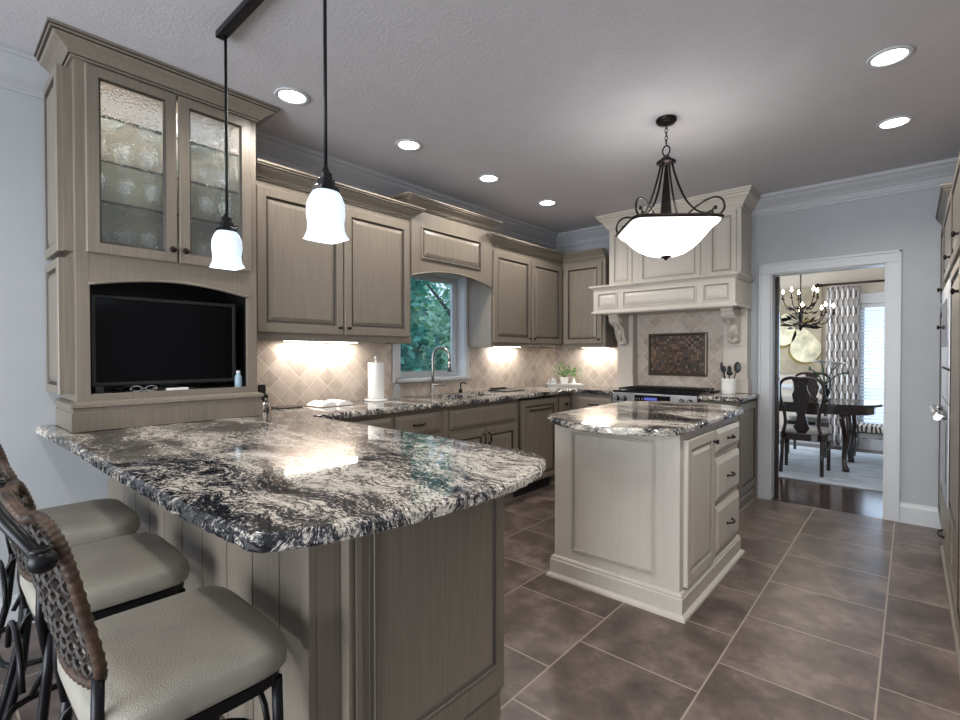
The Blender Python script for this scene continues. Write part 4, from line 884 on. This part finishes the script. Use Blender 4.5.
for k in range(4):
    a_ = CD+k*PI/2; d_ = Vector((math.cos(a_), math.sin(a_), 0)); c0 = Vector((cx, cy, 0))
    pts = [c0+d_*r_+Z*z_ for r_, z_ in ((.035, 2.477), (.055, 2.40), (.09, 2.30), (.135, 2.21), (.19, 2.15), (.24, 2.125), (.275, 2.13))]
    def smooth_pts(p, k_=5):
        o = []
        for i in range(len(p)-1):
            p0, p1, p2, p3 = p[max(i-1, 0)], p[i], p[i+1], p[min(i+2, len(p)-1)]
            for j in range(k_): u = j/k_; o.append(.5*((2*p1)+(p2-p0)*u+(2*p0-5*p1+4*p2-p3)*u*u+(3*p1-p0-3*p2+p3)*u**3))
        return o+[p[-1]]
    bm = TB(smooth_pts(pts), .0065, n=8)
    sc_ = [c0+d_*r_+Z*z_ for r_, z_ in ((.10, 2.10), (.15, 2.15), (.22, 2.19), (.29, 2.205), (.335, 2.18), (.345, 2.13), (.315, 2.10), (.285, 2.11), (.28, 2.135), (.295, 2.145))]
    tube(bm, smooth_pts(sc_), .0062, n=8); ball(bm, sc_[-1], .012, 8)
    T.part('scroll_arm', bm, BRONZE)
light('bowl_light', 'POINT', (cx, cy, 2.16), P_CHAND, (1, .95, .88), .08, parent=T.o)
light('bowl_light_lower', 'POINT', (cx, cy, 1.99), 4, (1, .95, .88), .06, parent=T.o)
light('bowl_downlight', 'SPOT', (cx, cy, 1.87), P_CHAND*.8, (1, .95, .88), .08, spread=2.6, parent=T.o)

# two-light linear pendant over the bar
T = Thing('linear_pendant', 'black bar ceiling pendant with two frosted bell shades over the bar', 'pendant', (-1.9, .88, ZC))
T.part('ceiling_bar', BX(-2.34, -1.40, .858, .898, ZC-.030, ZC-.001, .003), BLACK)
for x in (-2.28, -1.475):
    T.part('rod', TB([(x, .878, ZC-.04), (x, .878, 1.86)], .006, n=10), BLACK)
    T.part('socket_cap', LT([(.006, 1.915), (.012, 1.90), (.020, 1.89), (.022, 1.872), (.030, 1.868), (.030, 1.850), (.042, 1.842), (.046, 1.828), (.02, 1.826), (0, 1.826)], (x, .878, .022), n=8, smooth=False), BLACK)
    KK2 = [2.2, 2.4, 3, 3.4, 4, 5, 7, 8]
    sp = [(.038, 1.832), (.048, 1.815), (.055, 1.790), (.055, 1.755), (.050, 1.725), (.050, 1.700), (.055, 1.682), (.058, 1.674)]
    bm = bmesh.new(); c0 = (x, .878, .022); lathe(bm, sp, c0, n=40, shape=lambda th, i: sqr(th+A0, KK2[i])); bm.faces.ensure_lookup_table()
    bmesh.ops.delete(bm, geom=[f for f in bm.faces if len(f.verts) > 4], context='FACES_ONLY')
    T.part('lamp_shade', bm, SHADE, label='frosted bell glass shade')
    light('pendant_bulb', 'POINT', (x, .878, 1.745), P_PEND, (.86, .93, 1), .025, parent=T.o)

# ================================================================== BAR STOOLS (local coordinates, facing +Y)
T = Thing('bar_stool', 'nearest bar stool, whose taupe seat shows whole at the lower left', 'stool', (-1.315, .35, 0), 'bar stools along the granite bar', local=True)
bm = bmesh.new(); N = 48; rows = []
def sup(th, a_, b_, e=5): c_, s_ = math.cos(th), math.sin(th); k = (abs(c_)**e+abs(s_)**e)**(-1/e); return a_*c_*k, b_*s_*k
for f_, z in ((.95, .588), (.985, .592), (1.0, .603), (1.0, .622), (.99, .638), (.96, .648), (.84, .658), (.5, .668), (.2, .671)):
    rows.append([bm.verts.new((*(Vector(sup(2*PI*k/N, .236*f_, .190*f_, 6))+Vector((0, .032))), z)) for k in range(N)])
for a_, b_ in zip(rows, rows[1:]):
    for k in range(N): bm.faces.new([a_[k], a_[(k+1) % N], b_[(k+1) % N], b_[k]]).smooth = True
bm.faces.new(rows[0][::-1]); bm.faces.new(rows[-1]).smooth = True
T.part('seat', bm, LEATHER)
bm = bmesh.new(); ol = [(x_, y_+.032) for x_, y_ in (sup(2*PI*k/N, .226, .180) for k in range(N))]
prism(bm, ol, lambda u, v, d: (u, v, d), .558, .584); T.part('seat_frame', bm, BLACK)
LG = {}
for sx_, sy_ in ((1, 1), (-1, 1), (1, -1), (-1, -1)):
    top = Vector((sx_*.195, .03+sy_*.155, .56)); mid = Vector((sx_*.198, .02+sy_*.17, .30)); bot = Vector((sx_*.225, sy_*.215, .012))
    bm = TB([top, top.lerp(mid, .5), mid, mid.lerp(bot, .6), bot], .0125, n=10); ball(bm, bot+Z*.003, .015, 10); T.part('leg', bm, BLACK)
fr = [(x_, y_, .20) for x_, y_ in (sup(2*PI*k/40, .206, .198, 4) for k in range(40))]
T.part('footrest', TB(fr, .010, n=8, closed=True), BLACK)
for s_, ax in ((1, 0), (-1, 0), (1, 1), (-1, 1)):
    pts = []
    for k in range(13):
        u = -1+k/6; a_ = u*.165; z_ = .40+.125*math.sqrt(max(0, 1-u*u*.999)); pts.append((a_, s_*.182, z_) if ax else (s_*.188, a_, z_))
    T.part('arch_brace', TB(pts, .0075, n=8), BLACK)
def by(z): return -.120-.24*(z-.66)           # back plane: leans away from the counter
def bcurve(x): return -.035*(1-(x/.21)**2)
for s_ in (-1, 1):
    T.part('back_post', TB([(s_*.190, -.135, .50), (s_*.195, -.148, .60), (s_*.190, by(.72)-.010, .73)], .0105, n=8), BLACK)
# woven panel rim outline (x,z)
half = [(0, .685), (.09, .688), (.165, .70), (.200, .745), (.208, .84), (.213, .93), (.210, .985), (.19, 1.02), (.155, 1.03), (.115, 1.02), (.06, 1.035), (0, 1.045)]
full = half+[(-x_, z_) for x_, z_ in half[-2:0:-1]]
V3 = lambda x_, z_, o=0: Vector((x_, by(z_)+bcurve(x_)+o, z_))
rim = []
P_ = [V3(*p) for p in full]; n = len(P_)
for i in range(n):
    p0, p1, p2, p3 = P_[i-1], P_[i], P_[(i+1) % n], P_[(i+2) % n]
    for j in range(12): u = j/12; rim.append(.5*((2*p1)+(p2-p0)*u+(2*p0-5*p1+4*p2-p3)*u*u+(3*p1-p0-3*p2+p3)*u**3))
bm = TB(rim, [.0098+.0020*(i % 3 == 0) for i in range(len(rim))], n=8, closed=True, smooth=True); wr = T.part('woven_rim', bm, WICKER)
def inside(x_, z_):
    c_ = False
    for i in range(n):
        (ax, az), (bx, bz) = full[i], full[(i+1) % n]
        if (az > z_) != (bz > z_) and x_ < (bx-ax)*(z_-az)/(bz-az)+ax: c_ = not c_
    return c_
bm = bmesh.new()
for dirn in (1, -1):
    for k in range(-20, 21):
        run = []; c0_ = k*.025
        for s in range(-60, 61):
            q = s*.008; x_ = (c0_+q)*.7071; z_ = .87+(q-c0_)*.7071*dirn if dirn > 0 else .87-(q-c0_)*.7071
            if inside(x_, z_): run.append(V3(x_, z_, .0035*dirn*math.sin(q/.025*PI+k*PI)))
            elif len(run) > 2: tube(bm, run, .0052, n=5, smooth=False); run = []
            else: run = []
        if len(run) > 2: tube(bm, run, .0052, n=5, smooth=False)
T.part('woven_panel', bm, WICKER_D, label='dark woven cane panel')
cr = [(-.225, by(.98)-.028, .975), (-.20, by(1.02)-.04, 1.01), (-.15, by(1.06)-.055, 1.05), (-.075, by(1.09)-.065, 1.083), (0, by(1.1)-.068, 1.095), (.075, by(1.09)-.065, 1.083), (.15, by(1.06)-.055, 1.05), (.20, by(1.02)-.04, 1.01), (.225, by(.98)-.028, .975)]
T.part('crest_rail', TB(smooth_pts([Vector(p) for p in cr], 3), .011, n=10), BLACK)
for s_ in (-1, 1):
    bm = BALL((s_*.228, by(.98)-.026, .972), .021, n=14); lathe(bm, [(.012, 0), (.017, .004), (.012, .008)], (s_*.226, by(.98)-.028, .986), n=12); T.part('finial', bm, BLACK)
stool = T.o
dup(stool, (-1.965, .35, 0), label='middle bar stool, its taupe seat partly behind the nearest woven back')
dup(stool, (-2.60, .37, 0), label='farthest bar stool, next to the blue grey wall')

# ================================================================== DINING ROOM
DY = 8.55
d0, d1 = -2.6, 2.0
o = struct('floor', BX(d0, d1, YW, DY+.14, -.08, 0), PLANK)
struct('ceiling', BX(d0, d1, YW+.14, DY+.14, 2.74, 2.84), CEIL)
DW = mat('warm beige dining wall paint', srgb(190, 180, 166), .85)
bm = bmesh.new(); wx0, wx1, wz0, wz1 = -.55, .60, .20, 2.02
box(bm, d0, wx0, DY, DY+.14, 0, 2.74); box(bm, wx1, d1, DY, DY+.14, 0, 2.74); box(bm, wx0, wx1, DY, DY+.14, 0, wz0); box(bm, wx0, wx1, DY, DY+.14, wz1, 2.74)
struct('wall_far', bm, DW); struct('wall_far_right', BX(d1, d1+.14, YW+.14, DY, 0, 2.74), DW)
bm = bmesh.new(); q0 = d0-.14; box(bm, q0, d0, YW+.14, 6.3, 0, 2.74); box(bm, q0, d0, 8.3, DY+.14, 0, 2.74); box(bm, q0, d0, 6.3, 8.3, 0, .5); box(bm, q0, d0, 6.3, 8.3, 2.3, 2.74)  # unseen opening in this wall is added for the dining fill lamp
struct('wall_far_left', bm, DW)
struct('baseboard_far', SW([(d0, DY), (d1, DY)], bp_), TRIMW)
struct('trim_5', SW([(d0, DY), (-.62, DY)], [(0, .80), (.02, .80), (.03, .83), (.02, .86), (0, .87)]), TRIMW)
wn = struct('window_2', ringframe_bm((wx0, DY+.08, wz0), X, Z, -Y, wx1-wx0, wz1-wz0, [(0, -.03, 0), (0, .03, 0), (.05, .03, 0), (.05, -.03, 0)]), TRIMW)
struct('window_pane', BX(wx0+.05, wx1-.05, DY+.075, DY+.08, wz0+.05, wz1-.05), PANE, wn)
bm = bmesh.new(); box(bm, wx0-.09, wx0, DY-.02, DY, wz0-.1, wz1+.12, .004); box(bm, wx1, wx1+.09, DY-.02, DY, wz0-.1, wz1+.12, .004); box(bm, wx0, wx1, DY-.02, DY, wz1, wz1+.12, .004); box(bm, wx0-.12, wx1+.12, DY-.03, DY, wz1+.10, wz1+.14, .004)
struct('window_casing', bm, TRIMW, wn); struct('window_sill', BX(wx0, wx1, DY-.045, DY+.04, wz0-.03, wz0, .004), TRIMW, wn)
T = Thing('window_blind', 'white horizontal slat blind over the bright dining room window', 'blind', (.02, DY+.02, wz0))
BLM = shade_mat('white blind slat', (.85, .93, 1), .0)
bm = bmesh.new(); z = wz0+.03
while z < wz1-.06:
    vs = [bm.verts.new(p) for p in ((wx0+.01, DY+.005, z-.010), (wx1-.01, DY+.005, z-.010), (wx1-.01, DY+.042, z+.012), (wx0+.01, DY+.042, z+.012))]; bm.faces.new(vs); z += .047
T.part('slats', bm, BLM); T.part('head_rail', BX(wx0+.01, wx1-.01, DY+.0, DY+.045, wz1-.055, wz1-.002, .004), TRIMW)
# curtain and rod
T = Thing('curtain', 'pale curtain printed with grey trellis rings hanging beside the blind', 'curtain', (-.72, DY-.08, .03))
bm = bmesh.new(); uvl = bm.loops.layers.uv.new('uv'); rows = []; NX, NZ = 72, 12
for j in range(NZ+1):
    z = .03+(2.27-.03)*j/NZ; row = []
    for i in range(NX+1):
        u = i/NX; sp_ = .96+.10*(1-j/NZ); x_ = -.74+(u-.5)*.37*sp_; y_ = DY-.09+.028*math.sin(u*2*PI*5.5)+.006*math.sin(u*9+j); row.append((bm.verts.new((x_, y_, z)), u*.95, z))
    rows.append(row)
for j in range(NZ):
    for i in range(NX):
        q = [rows[j][i], rows[j][i+1], rows[j+1][i+1], rows[j+1][i]]; f = bm.faces.new([v[0] for v in q]); f.smooth = True
        for l, v in zip(f.loops, q): l[uvl].uv = (v[1], v[2])
cu = T.part('fabric', bm, TRELLIS); md = cu.modifiers.new('thick', 'SOLIDIFY'); md.thickness = .003
T = Thing('curtain_rod', 'bronze curtain rod with a pointed finial above the dining window', 'curtain rod', (-.2, DY-.09, 2.31))
T.part('pole', TB([(-.98, DY-.09, 2.31), (.98, DY-.09, 2.31)], .016, n=10), BRONZE)
for s_ in (-1, 1): T.part('finial', LT([(.016, 0), (.026, .012*s_), (.016, .024*s_), (.036, .05*s_), (.02, .08*s_), (0, .11*s_)], (.98*s_, DY-.09, 2.31), n=14, axis='X'), BRONZE)
for x_ in (-.95, 0, .95): T.part('bracket', BX(x_-.01, x_+.01, DY-.09, DY-.001, 2.298, 2.322, .002), BRONZE)
# painting of two pears
T = Thing('pear_painting', 'large framed canvas of two pale pears on the dining room wall', 'painting', (-1.4, DY-.02, .98))
T.part('canvas', BX(-1.80, -.99, DY-.035, DY-.003, 1.03, 2.30, .003), CANVAS)
def pearshape(cx_, cz_, s_, tilt, name, m, dd):
    pts = []
    for k in range(40):
        a_ = 2*PI*k/40; r_ = .20+.0*math.cos(a_); x_ = r_*math.sin(a_)*(1 if math.cos(a_) < .1 else 1-.42*math.cos(a_)); z_ = -r_*1.05*math.cos(a_+PI)*(1.0 if math.cos(a_) < 0 else 1.55)
        x_, z_ = x_*s_, z_*s_; pts.append((cx_+x_*math.cos(tilt)-z_*math.sin(tilt), cz_+x_*math.sin(tilt)+z_*math.cos(tilt)))
    bm = bmesh.new(); prism(bm, pts, lambda u, v, d: (u, d, v), DY-.035-dd, DY-.034); T.part(name, bm, m)
pearshape(-1.20, 1.39, 1.08, .25, 'shadow_stroke', PEARSH, .001); pearshape(-1.19, 1.41, 1.0, .25, 'painted_pear', PEAR, .002)
pearshape(-1.50, 1.61, .98, -.12, 'shadow_stroke', PEARSH, .001); pearshape(-1.48, 1.64, .9, -.12, 'painted_pear', PEAR, .002)
T.part('painted_stem', TB([(-1.30, DY-.037, 1.72), (-1.28, DY-.037, 1.80), (-1.24, DY-.037, 1.86)], .008, n=6), BROWNB)
bm = bmesh.new(); prism(bm, [(-1.27, 1.82), (-1.18, 1.86), (-1.06, 1.80), (-1.16, 1.77)], lambda u, v, d: (u, d, v), DY-.037, DY-.034); T.part('painted_leaf', bm, PEARSH)
# rug
solo('area_rug', BX(-2.3, 1.2, 5.98, 8.15, .0005, .012, .004), RUG, 'pale blue grey patterned rug under the dining table', 'rug')
# dining table
T = Thing('dining_table', 'dark mahogany dining table with a shaped rounded end', 'table', (-1.1, 7.0, .013))
ol = [(-2.2, 6.55), (-.62, 6.55), (-.42, 6.60), (-.30, 6.72), (-.24, 6.9), (-.23, 7.0), (-.24, 7.1), (-.30, 7.28), (-.42, 7.40), (-.62, 7.45), (-2.2, 7.45)]
bm = bmesh.new(); prism(bm, ol, lambda u, v, d: (u, v, d), .735, .765); T.part('tabletop', bm, DARKWOOD)
ol2 = [(a_*.0+(x_+1.2)*.93-1.2, 7.0+(y_-7.0)*.86) for x_, y_ in ol for a_ in (0,)]
bm = bmesh.new(); prism(bm, ol2, lambda u, v, d: (u, v, d), .645, .735); T.part('apron', bm, DARKWOOD)
def cabriole(x_, y_, h, s_, sx_, sy_, z0_=.016):
    pts = [(0, h), (.012, h-.08), (.03, h-.20), (.02, h-.36), (.0, h*.28), (.0, h*.12), (.022, .03), (.022, .0)]; rr = [.045, .048, .040, .028, .020, .017, .026, .030]
    return TB([(x_+sx_*p*s_, y_+sy_*p*s_, z0_+z_) for p, z_ in pts], [r_*s_ for r_ in rr], n=10)
for x_, y_, a_, b_ in ((-.56, 6.70, 1, -1), (-.56, 7.30, 1, 1), (-2.0, 6.70, -1, -1), (-2.0, 7.30, -1, 1)): T.part('leg', cabriole(x_, y_, .66, 1.25, a_*.6, b_*.6), DARKWOOD)
# dining chair, local coords, back toward -Y, facing +Y
T = Thing('dining_chair', 'dark splat back dining chair in the middle of the doorway, its back to the kitchen', 'chair', (-.90, 6.42, .016), 'dark dining chairs', local=True)
bm = bmesh.new(); rows = []
for f_, z in ((.96, .43), (1, .445), (1, .47), (.93, .488), (.6, .498)): rows.append([bm.verts.new((sup(2*PI*k/32, .225*f_, .20*f_, 4)[0]*(1+.10*math.sin(2*PI*k/32)), sup(2*PI*k/32, .225*f_, .20*f_, 4)[1]+.02, z)) for k in range(32)])
for a_, b_ in zip(rows, rows[1:]):
    for k in range(32): bm.faces.new([a_[k], a_[(k+1) % 32], b_[(k+1) % 32], b_[k]]).smooth = True
bm.faces.new(rows[0][::-1]); bm.faces.new(rows[-1]); T.part('seat', bm, mat('grey striped seat fabric', srgb(170, 166, 160), .85, var=.15, scale=12, stretch=(6, 1, 1)))
bm = bmesh.new(); prism(bm, [(x_*(1+.10*(y_/.2)*.5), y_+.02) for x_, y_ in (sup(2*PI*k/32, .23, .205, 5) for k in range(32))], lambda u, v, d: (u, v, d), .36, .43); T.part('seat_rail', bm, DARKWOOD)
for s_ in (-1, 1):
    T.part('leg', TB([(s_*.20, .18, .37), (s_*.205, .19, .2), (s_*.205, .19, 0)], [.028, .02, .018], n=8), DARKWOOD)
    T.part('leg', TB([(s_*.185, -.17, .38), (s_*.185, -.18, .2), (s_*.19, -.22, 0)], [.022, .019, .019], n=8), DARKWOOD)
    T.part('back_post', TB(smooth_pts([Vector(p) for p in ((s_*.185, -.175, .40), (s_*.155, -.185, .54), (s_*.165, -.20, .68), (s_*.20, -.225, .84), (s_*.20, -.245, .96), (s_*.165, -.255, 1.02), (s_*.09, -.26, 1.045), (0, -.262, 1.04))], 4), [.017]*29, n=8), DARKWOOD)
sp_ = [(.035, .44), (.075, .50), (.05, .58), (.035, .66), (.07, .78), (.085, .86), (.06, .92), (.055, .97), (.08, 1.02), (.08, 1.05)]
bm = bmesh.new(); prism(bm, sp_+[(-a_, b_) for a_, b_ in sp_[::-1]], lambda u, v, d: (u, -.175-.145*(v-.44)+d, v), -.008, .008); T.part('splat', bm, DARKWOOD)
ch = T.o
dup(ch, (-1.43, 6.42, .016), label='dark dining chair at the left edge of the doorway view')
dup(ch, (-1.02, 7.62, .016), PI, label='dark dining chair on the far side of the dining table')
# bench
T = Thing('dining_bench', 'dark bench with a zebra striped cushion at the end of the dining table', 'bench', (.10, 6.95, .013))
T.part('seat_cushion', BX(-.60, .55, 7.50, 7.87, .36, .44, .03), ZEBRA); T.part('frame', BX(-.59, .54, 7.51, 7.86, .29, .358, .004), DARKWOOD)
for x_ in (-.55, .50):
    for y_ in (7.55, 7.82): T.part('leg', TB([(x_, y_, .30), (x_, y_, .014)], [.026, .018], n=8), DARKWOOD)
# vase with flowers
c = Vector((-.78, 7.0, .765)); T = Thing('flower_vase', 'dark urn vase holding white lilies on the dining table', 'vase', c)
T.part('urn', LT([(.05, 0), (.05, .012), (.018, .03), (.02, .05), (.055, .09), (.06, .12), (.03, .16), (.035, .18), (.045, .19), (.04, .19), (.0, .15)], c, n=20), BRONZE)
T2 = Thing('lily_bouquet', 'white lily blooms on long green stems standing in the dark urn', 'flowers', c+Z*.19)
STEM = mat('dark green stem', (.03, .09, .04), .5)
for tp, op in (((-.03, 0, .44), 1), ((.12, .03, .42), 1), ((.22, .05, .34), 0), ((-.15, -.02, .38), 0)):
    tp = c+Vector(tp); b0 = c+Z*.192; st = T2.part('stem', TB([b0, b0.lerp(tp, .5)+Z*.03+(tp-c)*.04, tp], .008, n=6), STEM)
    if op:
        bm = bmesh.new()
        for k in range(6):
            a_ = k*PI/3; u = Vector((math.cos(a_), math.sin(a_), 0)); w_ = Vector((-math.sin(a_), math.cos(a_), 0)); prev = None
            for r_, z_, ww in ((0, 0, .014), (.045, .03, .040), (.09, .045, .046), (.135, .035, .026), (.165, .02, .003)):
                q = (bm.verts.new(tp+u*r_+w_*ww+Z*z_), bm.verts.new(tp+u*r_-w_*ww+Z*z_))
                if prev: bm.faces.new([prev[0], prev[1], q[1], q[0]]).smooth = True
                prev = q
        T2.part('bloom', bm, WHITE)
    else:
        bm = bmesh.new(); ball(bm, tp, 1, 8, (.012, .012, .03)); T2.part('bud', bm, STEM, st)
# dining chandelier
c = Vector((-1.03, 7.0, 1.72)); T = Thing('candle_chandelier', 'dark leafy chandelier with many lit candle bulbs above the dining table', 'chandelier', (c.x, c.y, 2.74))
T.part('rod', TB([c+Z*.15, (c.x, c.y, 2.739)], .008, n=8), BRONZE); T.part('stem', LT([(.0, -.12), (.018, -.10), (.03, -.06), (.014, -.02), (.03, .05), (.012, .15), (.0, .16)], c, n=14), BRONZE)
for tier, (nA, RA, zA) in enumerate(((8, .33, .06), (5, .19, .26))):
    for k in range(nA):
        a_ = 2*PI*(k+.3*tier)/nA+.2; u = Vector((math.cos(a_), math.sin(a_), 0)); tip = c+u*RA+Z*(zA+.02)
        arm = T.part('arm', TB(smooth_pts([c+Z*(zA-.06), c+u*RA*.35+Z*(zA-.11), c+u*RA*.75+Z*(zA-.09), tip], 4), .006, n=6), BRONZE)
        T.part('candle_cup', LT([(.008, -.01), (.026, .004), (.012, .008), (.010, .07), (0, .07)], tip, n=10), BRONZE, arm)
        T.part('bulb', LT([(.006, .07), (.013, .085), (.010, .105), (0, .125)], tip, n=8), BULBM, arm)
bm = bmesh.new(); rng = random.Random(11)
for k in range(60):
    a_ = rng.random()*2*PI; u = Vector((math.cos(a_), math.sin(a_), 0)); b0 = c+u*rng.uniform(.01, .12)+Z*rng.uniform(-.08, .16); d_ = (u+Z*rng.uniform(-.3, 1.0)).normalized(); L_ = rng.uniform(.07, .15); w_ = d_.cross(Vector((rng.random(), rng.random(), rng.random()))).normalized()*L_*.16
    bm.faces.new([bm.verts.new(p) for p in (b0, b0+d_*L_*.5+w_, b0+d_*L_, b0+d_*L_*.5-w_)])
T.part('leaves', bm, BRONZE)
light('chandelier_glow', 'POINT', c+Z*.45, 14, (1, .86, .68), .15, parent=T.o)

# ================================================================== OUTSIDE THE KITCHEN WINDOW
struct('ground', BX(-18, XW-.16, -2, 20, -.5, -.3), GRASS)
def tree(x_, y_, h, r_, nl, lm, label, seed, tr=.13, low=.3):
    rg = random.Random(seed); T = Thing('tree', label, 'tree', (x_, y_, -.3), 'trees outside the kitchen window')
    pts = [Vector((x_+rg.uniform(-.08, .08)*k, y_+rg.uniform(-.08, .08)*k, -.3+h*k/6)) for k in range(7)]
    bm = TB(pts, [tr*(1-.11*k) for k in range(7)], n=10)
    for k in range(7):
        b0 = pts[rg.randrange(2, 6)]; a_ = rg.random()*2*PI; tube(bm, [b0, b0+Vector((math.cos(a_)*r_*.4, math.sin(a_)*r_*.4, .2)), b0+Vector((math.cos(a_)*r_*.7, math.sin(a_)*r_*.7, .5))], [tr*.35, tr*.2, .01], n=6)
    T.part('trunk', bm, BARK); bm = bmesh.new(); cl = []
    for _ in range(60): q_ = rg.random()*2*PI; w_ = r_*.8*math.sqrt(rg.random()); cl.append(Vector((x_+w_*math.cos(q_), y_+w_*math.sin(q_), -.3+h*(low+(1-low)*rg.random()))))
    for k in range(nl):
        c_ = cl[rg.randrange(len(cl))]; p = c_+Vector((rg.uniform(-.3, .3), rg.uniform(-.3, .3), rg.gauss(0, .18))); d_ = Vector((rg.uniform(-1, 1), rg.uniform(-1, 1), rg.uniform(-1, .4))).normalized(); w_ = d_.cross(Vector((rg.uniform(-1, 1), rg.uniform(-1, 1), rg.uniform(-1, 1)))).normalized(); s_ = rg.uniform(.04, .09)
        bm.faces.new([bm.verts.new(q) for q in (p-d_*s_, p+w_*s_*.55, p+d_*s_, p-w_*s_*.55)])
    T.part('foliage', bm, lm)
tree(-6.0, 5.95, 4.2, .50, 3800, LEAF3, 'light green tree nearest the window at the right of its view', 1, .05, .25)
tree(-7.8, 6.35, 5.0, .62, 5200, LEAF1, 'mid green tree in the middle of the window view', 2, .13, .10)
tree(-8.6, 9.0, 5.2, .80, 5500, LEAF2, 'blue green tree at the far right of the window view', 3, .14, .06)
tree(-10.8, 8.9, 6.5, .85, 6500, LEAF1, 'tall green tree behind the middle tree', 4, .2, .05)
tree(-5.2, 4.1, 3.2, .36, 3000, LEAF2, 'small dark green tree outside the left of the window', 6, .05, .08)
for k in range(5):
    hx_, hy_ = -13.6, 6.6+2.5*k; rg = random.Random(40+k); bm = bmesh.new()
    for q in range(4200):
        p = Vector((hx_+rg.uniform(-.5, .5), hy_+rg.uniform(-1.15, 1.15), -.28+3.6*rg.random()**.9)); s_ = rg.uniform(.06, .12)
        d_ = Vector((rg.uniform(-1, 1), rg.uniform(-1, 1), rg.uniform(-1, .4))).normalized(); w_ = d_.cross(Vector((rg.uniform(-1, 1), rg.uniform(-1, 1), rg.uniform(-1, 1)))).normalized()
        bm.faces.new([bm.verts.new(v) for v in (p-d_*s_, p+w_*s_*.55, p+d_*s_, p-w_*s_*.55)])
    solo('hedge_shrub', bm, (LEAF2, LEAF1, LEAF3)[k % 3], 'tall leafy shrub in the green boundary row behind the trees outside', 'shrub', 'boundary shrubs')
